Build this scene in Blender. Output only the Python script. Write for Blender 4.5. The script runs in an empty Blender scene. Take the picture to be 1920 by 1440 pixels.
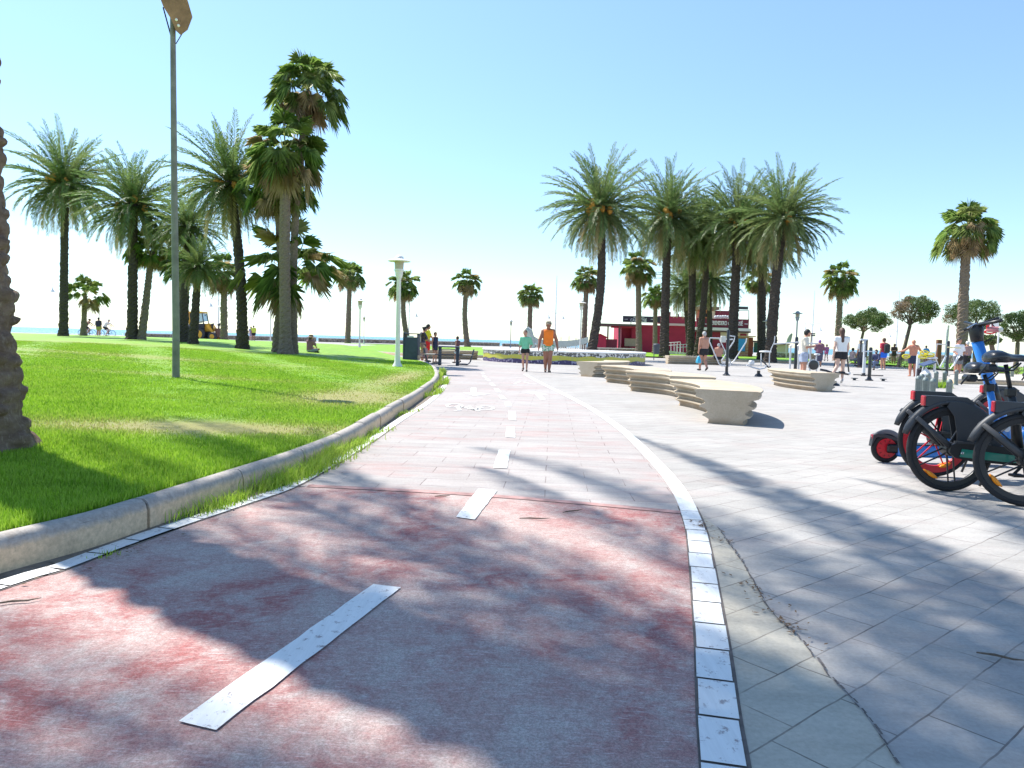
import bpy, bmesh, math, random
import numpy as np
from mathutils import Vector, Matrix
R = math.radians
PI = math.pi
sc = bpy.context.scene
COL = sc.collection

# ---------------------------------------------------------------- camera, sky, sun, exposure
F_PX = 1380.0
CAM_H = 1.1
PITCH = math.atan(82.0 / F_PX)
ROLL = R(1.575)
cd = bpy.data.cameras.new('camera'); cam = bpy.data.objects.new('camera', cd); COL.objects.link(cam)
cd.sensor_width = 36.0; cd.lens = F_PX / 1920.0 * 36.0; cd.clip_start = 0.05; cd.clip_end = 30000
fw = Vector((0, math.cos(PITCH), -math.sin(PITCH)))
rt0 = Vector((1, 0, 0)); up0 = Vector((0, math.sin(PITCH), math.cos(PITCH)))
rt = rt0 * math.cos(ROLL) + up0 * math.sin(ROLL)
up = up0 * math.cos(ROLL) - rt0 * math.sin(ROLL)
M = Matrix((rt, up, -fw)).transposed().to_4x4(); M.translation = Vector((0, 0, CAM_H))
cam.matrix_world = M
sc.camera = cam
SUN_EL = R(55); SUN_DIR = Vector((-0.777 * math.cos(SUN_EL), 0.629 * math.cos(SUN_EL), math.sin(SUN_EL))).normalized()
w = bpy.data.worlds.new('World'); sc.world = w; w.use_nodes = True
nt = w.node_tree; bg = nt.nodes['Background']
sky = nt.nodes.new('ShaderNodeTexSky'); sky.sky_type = 'NISHITA'; sky.sun_disc = False
sky.sun_elevation = SUN_EL; sky.sun_rotation = math.atan2(SUN_DIR.x, SUN_DIR.y)
sky.altitude = 0; sky.air_density = 1.0; sky.dust_density = 0.15; sky.ozone_density = 1.2
tint = nt.nodes.new('ShaderNodeMix'); tint.data_type = 'RGBA'; tint.blend_type = 'MULTIPLY'; tint.inputs[0].default_value = 1.0; 
wtc = nt.nodes.new('ShaderNodeTexCoord'); wsx = nt.nodes.new('ShaderNodeSeparateXYZ'); nt.links.new(wtc.outputs['Generated'], wsx.inputs[0])
wcr = nt.nodes.new('ShaderNodeValToRGB'); nt.links.new(wsx.outputs[2], wcr.inputs[0]); wel = wcr.color_ramp.elements
wel[0].position = 0.0; wel[0].color = (0.72, 0.82, 0.93, 1); wel[1].position = 0.45; wel[1].color = (0.97, 1.05, 1.08, 1)
nt.links.new(wcr.outputs[0], tint.inputs[7])
nt.links.new(sky.outputs[0], tint.inputs[6]); nt.links.new(tint.outputs[2], bg.inputs[0]); bg.inputs[1].default_value = 0.14
sl = bpy.data.lights.new('sun', 'SUN'); sl.energy = 5.0; sl.angle = R(0.65); sl.color = (1.0, 0.96, 0.89)
so = bpy.data.objects.new('sun', sl); COL.objects.link(so)
so.rotation_euler = (-SUN_DIR).to_track_quat('-Z', 'Y').to_euler()
sc.view_settings.view_transform = 'Standard'; sc.view_settings.look = 'None'
sc.view_settings.exposure = 0.75; sc.view_settings.gamma = 1.0
sc.cycles.max_bounces = 5; sc.cycles.transparent_max_bounces = 6

def ray(px, py):
    return (fw + rt * ((px - 960) / F_PX) - up * ((py - 720) / F_PX))
def G(px, py, z=0.0):
    r = ray(px, py); t = (z - CAM_H) / r.z
    return Vector((r.x * t, r.y * t, z))
def P(px, py, d):
    r = ray(px, py); t = d / r.y
    return Vector((r.x * t, d, CAM_H + r.z * t))
def AT(px, d, z=0.0):
    lo, hi = 0, 1440
    for _ in range(40):
        m = (lo + hi) / 2
        if P(px, m, d).z > z: lo = m
        else: hi = m
    return P(px, (lo + hi) / 2, d)

# ---------------------------------------------------------------- materials
MATS = {}
def nod(nt, t, **kw):
    n = nt.nodes.new(t)
    for k, v in kw.items():
        if hasattr(n, k): setattr(n, k, v)
        else: n.inputs[k].default_value = v
    return n
def mat(name, col, rough=0.6, metal=0.0, var=0.12, scale=6.0, bump=0.0, bscale=40.0, spec=0.5, coat=0.0, trans=0.0):
    if name in MATS: return MATS[name]
    m = bpy.data.materials.new(name); m.use_nodes = True; MATS[name] = m
    n = m.node_tree; b = n.nodes['Principled BSDF']
    b.inputs['Roughness'].default_value = rough; b.inputs['Metallic'].default_value = metal
    b.inputs['Specular IOR Level'].default_value = spec
    if coat: b.inputs['Coat Weight'].default_value = coat
    tc = nod(n, 'ShaderNodeTexCoord')
    if var:
        nz = nod(n, 'ShaderNodeTexNoise', Scale=scale, Detail=5.0, Roughness=0.6)
        n.links.new(tc.outputs['Object'], nz.inputs['Vector'])
        cr = nod(n, 'ShaderNodeValToRGB')
        e = cr.color_ramp.elements
        e[0].position = 0.3; e[1].position = 0.7
        e[0].color = (*[c * (1 - var) for c in col], 1); e[1].color = (*[min(1, c * (1 + var)) for c in col], 1)
        n.links.new(nz.outputs[0], cr.inputs[0]); n.links.new(cr.outputs[0], b.inputs['Base Color'])
    else:
        b.inputs['Base Color'].default_value = (*col, 1)
    if bump:
        nb = nod(n, 'ShaderNodeTexNoise', Scale=bscale, Detail=4.0)
        n.links.new(tc.outputs['Object'], nb.inputs['Vector'])
        bp = nod(n, 'ShaderNodeBump', Strength=bump, Distance=0.02)
        n.links.new(nb.outputs[0], bp.inputs['Height']); n.links.new(bp.outputs[0], b.inputs['Normal'])
    return m
def mixc(n, fac, a, b, blend='MIX'):
    x = n.nodes.new('ShaderNodeMix'); x.data_type = 'RGBA'; x.blend_type = blend
    for s, v in ((0, fac), (6, a), (7, b)):
        if hasattr(v, 'links'): n.links.new(v, x.inputs[s])
        elif s == 0: x.inputs[0].default_value = v
        else: x.inputs[s].default_value = (*v, 1)
    return x.outputs[2]
def ramp(n, src, stops):
    c = n.nodes.new('ShaderNodeValToRGB'); el = c.color_ramp.elements
    while len(el) < len(stops): el.new(0.5)
    for e, (p, v) in zip(el, stops):
        e.position = p; e.color = (*v, 1) if isinstance(v, tuple) else (v, v, v, 1)
    n.links.new(src, c.inputs[0]); return c.outputs[0]
def noise(n, vec, scale, detail=5, rough=0.6, dist=0.0):
    x = nod(n, 'ShaderNodeTexNoise', Scale=scale, Detail=float(detail), Roughness=rough, Distortion=dist)
    n.links.new(vec, x.inputs['Vector']); return x.outputs[0]
def mapping(n, vec, rot=0, scale=(1, 1, 1), loc=(0, 0, 0)):
    x = n.nodes.new('ShaderNodeMapping'); x.inputs['Rotation'].default_value = (0, 0, rot)
    x.inputs['Scale'].default_value = scale; x.inputs['Location'].default_value = loc
    n.links.new(vec, x.inputs['Vector']); return x.outputs[0]
def base(name, rough=0.85, spec=0.3):
    m = bpy.data.materials.new(name); m.use_nodes = True; MATS[name] = m
    n = m.node_tree; b = n.nodes['Principled BSDF']; b.inputs['Roughness'].default_value = rough
    b.inputs['Specular IOR Level'].default_value = spec
    tc = n.nodes.new('ShaderNodeTexCoord')
    return m, n, b, tc.outputs['Object']
def addbump(n, b, h, s=0.3, d=0.01):
    bp = nod(n, 'ShaderNodeBump', Strength=s, Distance=d); n.links.new(h, bp.inputs['Height']); n.links.new(bp.outputs[0], b.inputs['Normal'])

def m_paving(name, c1, c2, rot, bw, bh, red=0.0, mortar=(0.12, 0.11, 0.11), off=0.5, fib=0.5, stain=0.5):
    m, n, b, v = base(name, 0.9, 0.12)
    wob = noise(n, v, 3.0, 2); wv = n.nodes.new('ShaderNodeVectorMath'); wv.operation = 'SCALE'
    vv = n.nodes.new('ShaderNodeVectorMath'); vv.operation = 'ADD'
    nw = nod(n, 'ShaderNodeTexNoise', Scale=2.5, Detail=3.0); n.links.new(v, nw.inputs['Vector'])
    wv.inputs['Scale'].default_value = 0.03; n.links.new(nw.outputs['Color'], wv.inputs[0])
    n.links.new(v, vv.inputs[0]); n.links.new(wv.outputs[0], vv.inputs[1])
    br = nod(n, 'ShaderNodeTexBrick', offset=off)
    br.inputs['Scale'].default_value = 1.0; br.inputs['Brick Width'].default_value = bw; br.inputs['Row Height'].default_value = bh
    br.inputs['Mortar Size'].default_value = 0.0035; br.inputs['Mortar Smooth'].default_value = 0.3
    br.inputs['Color1'].default_value = (1, 1, 1, 1); br.inputs['Color2'].default_value = (0.93, 0.93, 0.93, 1); br.inputs['Mortar'].default_value = (1, 1, 1, 1)
    n.links.new(mapping(n, vv.outputs[0], rot), br.inputs['Vector'])
    big = noise(n, v, 0.5, 6, 0.65); c = mixc(n, ramp(n, big, [(0.32, 0.0), (0.68, 1.0)]), c1, c2)
    c = mixc(n, 1.0, c, br.outputs['Color'], 'MULTIPLY')
    fine = noise(n, v, 60, 6, 0.7); c = mixc(n, 0.55, c, ramp(n, fine, [(0.3, 0.62), (0.7, 1.0)]), 'MULTIPLY')
    st = noise(n, mapping(n, v, rot + 0.9, (1, 5, 1)), 1.3, 6, 0.7)
    c = mixc(n, stain, c, ramp(n, st, [(0.35, 0.72), (0.65, 1.08)]), 'MULTIPLY')
    if red:
        rn = noise(n, mapping(n, v, 0.2, (1.0, 2.5, 1)), 0.9, 5, 0.7)
        f = ramp(n, rn, [(0.5, 0.0), (0.72, red)]); c = mixc(n, f, c, (0.42, 0.2, 0.18))
    # joints fade in and out
    jn = noise(n, v, 2.2, 4, 0.7); jf = ramp(n, jn, [(0.36, 0.15), (0.62, 1.0)])
    jm = nod(n, 'ShaderNodeMath', operation='MULTIPLY'); n.links.new(br.outputs['Fac'], jm.inputs[0]); n.links.new(jf, jm.inputs[1])
    c = mixc(n, jm.outputs[0], c, mortar)
    n.links.new(c, b.inputs['Base Color'])
    hh = nod(n, 'ShaderNodeMath', operation='MULTIPLY_ADD'); n.links.new(jm.outputs[0], hh.inputs[0]); hh.inputs[1].default_value = -1.0; n.links.new(fine, hh.inputs[2])
    addbump(n, b, hh.outputs[0], 0.5, 0.006)
    return m
def m_lane():
    m, n, b, v = base('worn red lane coating', 0.8, 0.25)
    big = noise(n, v, 0.7, 8, 0.68, 0.5); mid = noise(n, v, 4, 8, 0.75, .6)
    # swirling trowel marks
    wn = nod(n, 'ShaderNodeTexNoise', Scale=0.8, Detail=1.0); n.links.new(v, wn.inputs['Vector'])
    sw = n.nodes.new('ShaderNodeVectorMath'); sw.operation = 'MULTIPLY_ADD'; sw.inputs[1].default_value = (.35, .35, 0)
    n.links.new(wn.outputs['Color'], sw.inputs[0]); n.links.new(v, sw.inputs[2])
    st = noise(n, mapping(n, sw.outputs[0], 0.7, (14, 110, 1)), 1.0, 3, 0.6)
    speck = noise(n, v, 150, 8, 0.85); sp2 = noise(n, v, 30, 8, 0.85)
    c = mixc(n, ramp(n, big, [(0.42, 0.0), (0.54, 1.0)]), (0.37, 0.125, 0.115), (0.44, 0.30, 0.27))
    c = mixc(n, ramp(n, mid, [(0.44, 0.0), (0.64, 0.85)]), c, (0.50, 0.43, 0.39))
    c = mixc(n, ramp(n, sp2, [(0.50, 0.0), (0.66, 0.5)]), c, (0.57, 0.51, 0.47))
    c = mixc(n, ramp(n, sp2, [(0.36, 0.55), (0.46, 0.0)]), c, (0.31, 0.15, 0.145))
    c = mixc(n, ramp(n, st, [(0.56, 0.0), (0.68, 0.5)]), c, (0.66, 0.56, 0.54))
    c = mixc(n, 0.7, c, ramp(n, speck, [(0.44, 0.50), (0.56, 1.14)]), 'MULTIPLY')
    vo = nod(n, 'ShaderNodeTexVoronoi', Scale=1.1); n.links.new(v, vo.inputs['Vector'])
    c = mixc(n, ramp(n, vo.outputs['Distance'], [(0.028, 0.7), (0.05, 0.0)]), c, (0.10, 0.095, 0.10))
    n.links.new(c, b.inputs['Base Color']); addbump(n, b, st, 0.35, 0.004)
    return m
def m_paint(name='worn white paint', c=(0.78, 0.78, 0.76)):
    m, n, b, v = base(name, 0.6, 0.4)
    w1 = noise(n, v, 26, 6, 0.75); w2 = noise(n, mapping(n, v, 0.5, (30, 3, 1)), 1.2, 4, 0.7)
    w3 = noise(n, v, 1.7, 3, 0.6)
    wadd = nod(n, 'ShaderNodeMath', operation='ADD'); n.links.new(w1, wadd.inputs[0]); n.links.new(w3, wadd.inputs[1])
    k = mixc(n, ramp(n, wadd.outputs[0], [(0.86, 0.85), (0.96, 0.0)]) if False else ramp(n, w1, [(0.36, 0.9), (0.42, 0.0)]), c, (0.33, 0.27, 0.26))
    k = mixc(n, 0.35, k, ramp(n, w2, [(0.35, 0.72), (0.6, 1.0)]), 'MULTIPLY')
    n.links.new(k, b.inputs['Base Color']); addbump(n, b, w1, 0.2, 0.003)
    return m
def m_grass(name, blades=False):
    m, n, b, v = base(name, 0.6, 0.25)
    geo = n.nodes.new('ShaderNodeNewGeometry')
    pos = geo.outputs['Position']
    big = noise(n, mapping(n, pos, 0, (0.45, 1, 1)), 0.28, 4, 0.6); mid = noise(n, pos, 1.6, 5, 0.7)
    c = mixc(n, ramp(n, mid, [(0.35, 0.0), (0.65, 1.0)]), (0.21, 0.42, 0.012), (0.36, 0.58, 0.03))
    c = mixc(n, ramp(n, big, [(0.50, 0.0), (0.70, 0.55)]), c, (0.38, 0.44, 0.06))
    at = n.nodes.new('ShaderNodeAttribute'); at.attribute_name = 'dry'
    c = mixc(n, at.outputs['Fac'], c, (0.48, 0.39, 0.17))
    if blades:
        c = mixc(n, ramp(n, geo.outputs['Random Per Island'], [(0.3, 0.0), (1.0, 0.75)]), c, (0.46, 0.62, 0.10)); c = mixc(n, ramp(n, geo.outputs['Random Per Island'], [(0.0, 0.6), (0.25, 0.0)]), c, (0.07, 0.17, 0.01))
        b.inputs['Subsurface Weight'].default_value = 0.0
        # light through the thin blades
        tr = n.nodes.new('ShaderNodeBsdfTranslucent'); mx = n.nodes.new('ShaderNodeMixShader'); mx.inputs[0].default_value = 0.4
        out = n.nodes['Material Output']; n.links.new(c, tr.inputs[0])
        n.links.new(b.outputs[0], mx.inputs[1]); n.links.new(tr.outputs[0], mx.inputs[2]); n.links.new(mx.outputs[0], out.inputs[0])
    else:
        c = mixc(n, 1.0, c, (0.72, 0.80, 0.55), 'MULTIPLY'); fine = noise(n, pos, 45, 5, 0.8); c = mixc(n, 0.6, c, ramp(n, fine, [(0.3, 0.55), (0.7, 1.15)]), 'MULTIPLY')
        addbump(n, b, fine, 0.8, 0.03)
    n.links.new(c, b.inputs['Base Color'])
    return m
def m_leaf(name, green, young, dead, tr=0.25, rough=0.5):
    m, n, b, v = base(name, rough, 0.35)
    geo = n.nodes.new('ShaderNodeNewGeometry'); at = n.nodes.new('ShaderNodeAttribute'); at.attribute_name = 'age'
    c = mixc(n, geo.outputs['Random Per Island'], green, young)
    c = mixc(n, at.outputs['Fac'], c, dead)
    n.links.new(c, b.inputs['Base Color'])
    t = n.nodes.new('ShaderNodeBsdfTranslucent'); mx = n.nodes.new('ShaderNodeMixShader'); mx.inputs[0].default_value = tr
    out = n.nodes['Material Output']; n.links.new(c, t.inputs[0])
    n.links.new(b.outputs[0], mx.inputs[1]); n.links.new(t.outputs[0], mx.inputs[2]); n.links.new(mx.outputs[0], out.inputs[0])
    return m
def m_mosaic(name, c1, c2, scale=14, thr=0.5, grout=(0.5, 0.48, 0.45)):
    m, n, b, v = base(name, 0.35, 0.5)
    vo = nod(n, 'ShaderNodeTexVoronoi', Scale=float(scale)); n.links.new(v, vo.inputs['Vector'])
    sep = n.nodes.new('ShaderNodeSeparateColor'); n.links.new(vo.outputs['Color'], sep.inputs[0])
    c = mixc(n, ramp(n, sep.outputs[0], [(thr, 0.0), (thr + 0.02, 1.0)]), c1, c2)
    ve = nod(n, 'ShaderNodeTexVoronoi', Scale=float(scale), feature='DISTANCE_TO_EDGE'); n.links.new(v, ve.inputs['Vector'])
    c = mixc(n, ramp(n, ve.outputs['Distance'], [(0.04, 1.0), (0.07, 0.0)]), c, grout)
    n.links.new(c, b.inputs['Base Color']); return m
def m_stone():
    m, n, b, v = base('rubble stone', 0.9, 0.2)
    vo = nod(n, 'ShaderNodeTexVoronoi', Scale=3.2); n.links.new(v, vo.inputs['Vector'])
    sep = n.nodes.new('ShaderNodeSeparateColor'); n.links.new(vo.outputs['Color'], sep.inputs[0])
    c = mixc(n, sep.outputs[0], (0.22, 0.16, 0.12), (0.5, 0.42, 0.34))
    ve = nod(n, 'ShaderNodeTexVoronoi', Scale=3.2, feature='DISTANCE_TO_EDGE'); n.links.new(v, ve.inputs['Vector'])
    c = mixc(n, ramp(n, ve.outputs['Distance'], [(0.03, 1.0), (0.08, 0.0)]), c, (0.16, 0.13, 0.11))
    n.links.new(c, b.inputs['Base Color']); addbump(n, b, ve.outputs['Distance'], 0.6, 0.05); return m
def m_brick():
    m, n, b, v = base('brick', 0.9, 0.2)
    sp = n.nodes.new('ShaderNodeSeparateXYZ'); n.links.new(v, sp.inputs[0])
    ad = nod(n, 'ShaderNodeMath', operation='ADD'); n.links.new(sp.outputs[0], ad.inputs[0]); n.links.new(sp.outputs[1], ad.inputs[1])
    cb = n.nodes.new('ShaderNodeCombineXYZ'); n.links.new(ad.outputs[0], cb.inputs[0]); n.links.new(sp.outputs[2], cb.inputs[1])
    br = n.nodes.new('ShaderNodeTexBrick'); n.links.new(cb.outputs[0], br.inputs['Vector']); br.inputs['Scale'].default_value = 1
    br.inputs['Brick Width'].default_value = 0.5; br.inputs['Row Height'].default_value = 0.16; br.inputs['Mortar Size'].default_value = 0.02
    br.inputs['Color1'].default_value = (0.42, 0.16, 0.09, 1); br.inputs['Color2'].default_value = (0.5, 0.22, 0.13, 1); br.inputs['Mortar'].default_value = (0.5, 0.36, 0.28, 1)
    n.links.new(br.outputs['Color'], b.inputs['Base Color']); return m
def m_trunk(name, c1, c2, c3, sc_=10):
    m, n, b, v = base(name, 0.95, 0.1)
    a = noise(n, mapping(n, v, 0, (1, 1, 2.5)), sc_, 6, 0.75); f = noise(n, mapping(n, v, 0, (3, 3, 0.7)), sc_ * 3, 5, 0.7)
    c = mixc(n, ramp(n, a, [(0.35, 0.0), (0.65, 1.0)]), c1, c2); c = mixc(n, ramp(n, f, [(0.55, 0.0), (0.75, 0.7)]), c, c3)
    n.links.new(c, b.inputs['Base Color']); addbump(n, b, f, 0.8, 0.02); return m
def m_sea():
    m, n, b, v = base('sea water', 0.25, 0.5)
    b.inputs['Base Color'].default_value = (0.04, 0.17, 0.26, 1)
    w1 = noise(n, mapping(n, v, 0, (0.35, 1, 1)), 0.25, 6, 0.7)
    n.links.new(ramp(n, noise(n, mapping(n, v, 0, (0.1, 1, 1)), 0.02, 5, 0.6), [(0.35, (0.045, 0.19, 0.29)), (0.65, (0.07, 0.25, 0.33))]), b.inputs['Base Color'])
    addbump(n, b, w1, 1.0, 1.2); return m

# ---------------------------------------------------------------- mesh builder
class MB:
    def __init__(s): s.v = []; s.f = []; s.att = []; s.cur = 0.0
    def add(s, vs, fs):
        o = len(s.v); s.v += [tuple(q) for q in vs]; s.f += [tuple(i + o for i in q) for q in fs]
        s.att += [s.cur] * len(vs)
        return s
    def box(s, c, size, rot=None):
        x, y, z = [q / 2 for q in size]; c = Vector(c)
        vs = [Vector(q) for q in ((-x, -y, -z), (x, -y, -z), (x, y, -z), (-x, y, -z), (-x, -y, z), (x, -y, z), (x, y, z), (-x, y, z))]
        if rot is not None: vs = [rot @ q for q in vs]
        return s.add([q + c for q in vs], [(0, 3, 2, 1), (4, 5, 6, 7), (0, 1, 5, 4), (1, 2, 6, 5), (2, 3, 7, 6), (3, 0, 4, 7)])
    def rbox(s, c, size, r=0.02, rotz=0):
        # box with chamfered vertical edges and chamfered top and bottom rims
        x, y, z = [q / 2 for q in size]; rm = Matrix.Rotation(rotz, 3, 'Z'); c = Vector(c)
        def ring(zz, e):
            a, b_ = x - e, y - e
            pts = [(a - r, -b_), (a, -b_ + r), (a, b_ - r), (a - r, b_), (-a + r, b_), (-a, b_ - r), (-a, -b_ + r), (-a + r, -b_)]
            return [rm @ Vector((p[0], p[1], zz)) + c for p in pts]
        rings = [ring(-z, r * .7), ring(-z + r, 0), ring(z - r, 0), ring(z, r * .7)]
        vs = sum(rings, []); fs = []
        for k in range(3):
            for i in range(8):
                j = (i + 1) % 8; fs.append((k * 8 + i, k * 8 + j, k * 8 + 8 + j, k * 8 + 8 + i))
        fs.append(tuple(range(7, -1, -1))); fs.append(tuple(range(24, 32)))
        return s.add(vs, fs)
    def tube(s, pts, rad, n=8, cap=True, squash=None):
        pts = [Vector(p) for p in pts]; m = len(pts)
        if not hasattr(rad, '__len__'): rad = [rad] * m
        vs = []; fs = []; ref = None
        for i, p in enumerate(pts):
            t = (pts[min(i + 1, m - 1)] - pts[max(i - 1, 0)])
            if t.length < 1e-9: t = Vector((0, 0, 1))
            t.normalize()
            if ref is None: ref = Vector((0, 1, 0)) if abs(t.y) < 0.9 else Vector((1, 0, 0))
            a = (ref - t * ref.dot(t)).normalized(); b_ = t.cross(a); ref = a
            for k in range(n):
                an = 2 * PI * k / n
                q = squash or 1.0
                vs.append(p + (a * math.cos(an) * q + b_ * math.sin(an)) * rad[i])
        for i in range(m - 1):
            for k in range(n):
                j = (k + 1) % n; fs.append((i * n + k, i * n + j, (i + 1) * n + j, (i + 1) * n + k))
        if cap: fs.append(tuple(range(n - 1, -1, -1))); fs.append(tuple(range((m - 1) * n, m * n)))
        return s.add(vs, fs)
    def lathe(s, prof, n=16, c=(0, 0, 0), axis='Z'):
        c = Vector(c); vs = []; fs = []; m = len(prof)
        for r, z in prof:
            for k in range(n):
                a = 2 * PI * k / n
                q = Vector((r * math.cos(a), r * math.sin(a), z))
                if axis == 'Y': q = Vector((q.x, -q.z, q.y))
                if axis == 'X': q = Vector((q.z, q.x, q.y))
                vs.append(q + c)
        for i in range(m - 1):
            for k in range(n):
                j = (k + 1) % n; fs.append((i * n + k, i * n + j, (i + 1) * n + j, (i + 1) * n + k))
        fs.append(tuple(range(n - 1, -1, -1))); fs.append(tuple(range((m - 1) * n, m * n)))
        return s.add(vs, fs)
    def ell(s, c, r, n=12, m=8, rot=None):
        c = Vector(c); vs = []; fs = []
        for i in range(m + 1):
            th = PI * i / m
            for k in range(n):
                a = 2 * PI * k / n
                q = Vector((r[0] * math.sin(th) * math.cos(a), r[1] * math.sin(th) * math.sin(a), r[2] * math.cos(th)))
                if rot is not None: q = rot @ q
                vs.append(q + c)
        for i in range(m):
            for k in range(n):
                j = (k + 1) % n; fs.append((i * n + k, (i + 1) * n + k, (i + 1) * n + j, i * n + j))
        return s.add(vs, fs)
    def prism(s, poly, a, b_, frame=None):
        # poly 2-D points (u, w) extruded from a to b_ along the third axis; frame maps (u, w, h) -> 3-D
        fr = frame or (lambda u, w_, h: (u, w_, h)); n = len(poly)
        vs = [fr(u, w_, a) for u, w_ in poly] + [fr(u, w_, b_) for u, w_ in poly]
        fs = [tuple(range(n - 1, -1, -1)), tuple(range(n, 2 * n))] + [(i, (i + 1) % n, n + (i + 1) % n, n + i) for i in range(n)]
        return s.add(vs, fs)
    def build(s, name, m, parent=None, smooth=False, loc=None, rotz=0.0, attr=None):
        me = bpy.data.meshes.new(name); me.from_pydata(s.v, [], s.f); me.materials.append(m)
        if attr:
            a = me.attributes.new(attr, 'FLOAT', 'POINT'); a.data.foreach_set('value', s.att)
        if smooth:
            me.polygons.foreach_set('use_smooth', [True] * len(me.polygons))
        me.update()
        if smooth == 'auto':
            me.set_sharp_from_angle(angle=R(40))
        o = bpy.data.objects.new(name, me); COL.objects.link(o)
        if loc is not None: o.location = loc
        o.rotation_euler = (0, 0, rotz)
        if parent: o.parent = parent
        return o
def thing(name, label, cat, loc=(0, 0, 0), rotz=0.0, group=None, scale=1.0):
    o = bpy.data.objects.new(name, None); COL.objects.link(o); o.location = loc; o.rotation_euler = (0, 0, rotz)
    o.scale = (scale,) * 3; o.empty_display_size = 0.2
    o['label'] = label; o['category'] = cat
    if group: o['group'] = group
    return o
def tag(o, label, cat, group=None, kind=None):
    o['label'] = label; o['category'] = cat
    if group: o['group'] = group
    if kind: o['kind'] = kind
    return o
def struct(o): o['kind'] = 'structure'; return o
def dup(root, loc, rotz=0.0, label=None, group=None, scale=None):
    r = root.copy(); COL.objects.link(r); r.location = loc; r.rotation_euler = (0, 0, rotz)
    if label: r['label'] = label
    if group: r['group'] = group
    if scale: r.scale = (scale,) * 3
    for ch in list(root.children):
        c = ch.copy(); COL.objects.link(c); c.parent = r
        for g in list(ch.children):
            d = g.copy(); COL.objects.link(d); d.parent = c
    return r
def mesh_np(name, verts, faces, m, attrs=None):
    # quick mesh from numpy arrays (all faces the same size)
    me = bpy.data.meshes.new(name); k = faces.shape[1]
    me.vertices.add(len(verts)); me.vertices.foreach_set('co', verts.astype(np.float32).ravel())
    me.loops.add(faces.size); me.loops.foreach_set('vertex_index', faces.astype(np.int32).ravel())
    me.polygons.add(len(faces)); me.polygons.foreach_set('loop_start', np.arange(0, faces.size, k, dtype=np.int32))
    me.polygons.foreach_set('loop_total', np.full(len(faces), k, dtype=np.int32))
    for an, arr in (attrs or {}).items():
        a = me.attributes.new(an, 'FLOAT', 'POINT'); a.data.foreach_set('value', arr.astype(np.float32))
    me.materials.append(m); me.update(); me.validate()
    return me
# ---------------------------------------------------------------- setting: paving, lane, kerb, lawn, sea
M_PLAZA = m_paving('plaza paving', (0.41, 0.39, 0.365), (0.50, 0.475, 0.445), -R(40), 0.40, 0.21, red=0.12, mortar=(0.16, 0.14, 0.13))
M_LANE2 = m_paving('stamped lane paving', (0.43, 0.385, 0.365), (0.50, 0.47, 0.445), R(3), 0.62, 0.27, red=0.38, mortar=(0.16, 0.12, 0.12))
M_APRON = m_paving('beige apron paving', (0.50, 0.46, 0.38), (0.56, 0.52, 0.44), -R(40), 0.40, 0.21, mortar=(0.15, 0.13, 0.11), off=0.3)
M_RED = m_lane()
M_BAND = mat('dark red coating', (0.38, 0.22, 0.20), 0.85, var=0.35, scale=9)
M_WHITE = m_paint()
M_GAP = mat('dark joint dirt', (0.13, 0.11, 0.10), 0.95, var=0.3, scale=20)
def poly_sheet(name, pts, z, m):
    bm = bmesh.new(); vs = [bm.verts.new((p[0], p[1], z)) for p in pts]; f = bm.faces.new(vs); f.normal_update()
    if f.normal.z < 0: f.normal_flip()
    bmesh.ops.triangulate(bm, faces=bm.faces[:]); me = bpy.data.meshes.new(name); bm.to_mesh(me); bm.free()
    me.materials.append(m); o = bpy.data.objects.new(name, me); COL.objects.link(o); return o
struct(poly_sheet('ground', [(-420, -60), (420, -60), (420, 142), (-420, 142)], 0, M_PLAZA))
M_SAND = mat('beach sand', (0.55, 0.47, 0.36), 0.95, var=0.1, scale=2)
o = MB().add([(-900, 142, 0), (900, 142, 0), (900, 144, -2.2), (-900, 144, -2.2), (900, 215, -3.4), (-900, 215, -3.4)], [(0, 1, 2, 3), (3, 2, 4, 5)]).build('beach', M_SAND); struct(o)
struct(poly_sheet('sea', [(-22000, 190), (22000, 190), (22000, 25000), (-22000, 25000)], -3.0, m_sea()))

def interp(poly, n):
    # Catmull-Rom through the points
    pts = [Vector((p[0], p[1], 0)) for p in poly]; out = []
    for i in range(len(pts) - 1):
        p0 = pts[max(i - 1, 0)]; p1 = pts[i]; p2 = pts[i + 1]; p3 = pts[min(i + 2, len(pts) - 1)]
        for k in range(n):
            t = k / n
            out.append(0.5 * ((2 * p1) + (p2 - p0) * t + (2 * p0 - 5 * p1 + 4 * p2 - p3) * t * t + (3 * p1 - p0 - 3 * p2 + p3) * t ** 3))
    out.append(pts[-1]); return out
def resample(pts, step):
    out = [pts[0]]; acc = 0
    for a, b_ in zip(pts, pts[1:]):
        L = (b_ - a).length; d = step - acc
        while d <= L:
            out.append(a.lerp(b_, d / L)); d += step
        acc = (acc + L) % step if L > 0 else acc
        acc = L - (d - step)
    return out
def offs(pts, d):
    out = []
    for i, p in enumerate(pts):
        t = (pts[min(i + 1, len(pts) - 1)] - pts[max(i - 1, 0)]).normalized(); out.append(p + Vector((-t.y, t.x, 0)) * d)
    return out
RL_PX = [(1358, 1440), (1346, 1340), (1335, 1215), (1324, 1125), (1311, 1030), (1300, 980), (1275, 925), (1245, 885), (1205, 843), (1165, 806), (1110, 768), (1060, 741), (1015, 719), (984, 702)]
LL_PX = [(0, 1100), (100, 1070), (215, 1027), (335, 985), (440, 950), (540, 915), (615, 875), (690, 829), (755, 785), (800, 757), (827, 733), (836, 715), (834, 702), (826, 693)]
RLn = [G(*p) for p in RL_PX]; d0 = (RLn[0] - RLn[1]).normalized(); RLn = [RLn[0] + d0 * 5, RLn[0] + d0 * 1.2] + RLn
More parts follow.
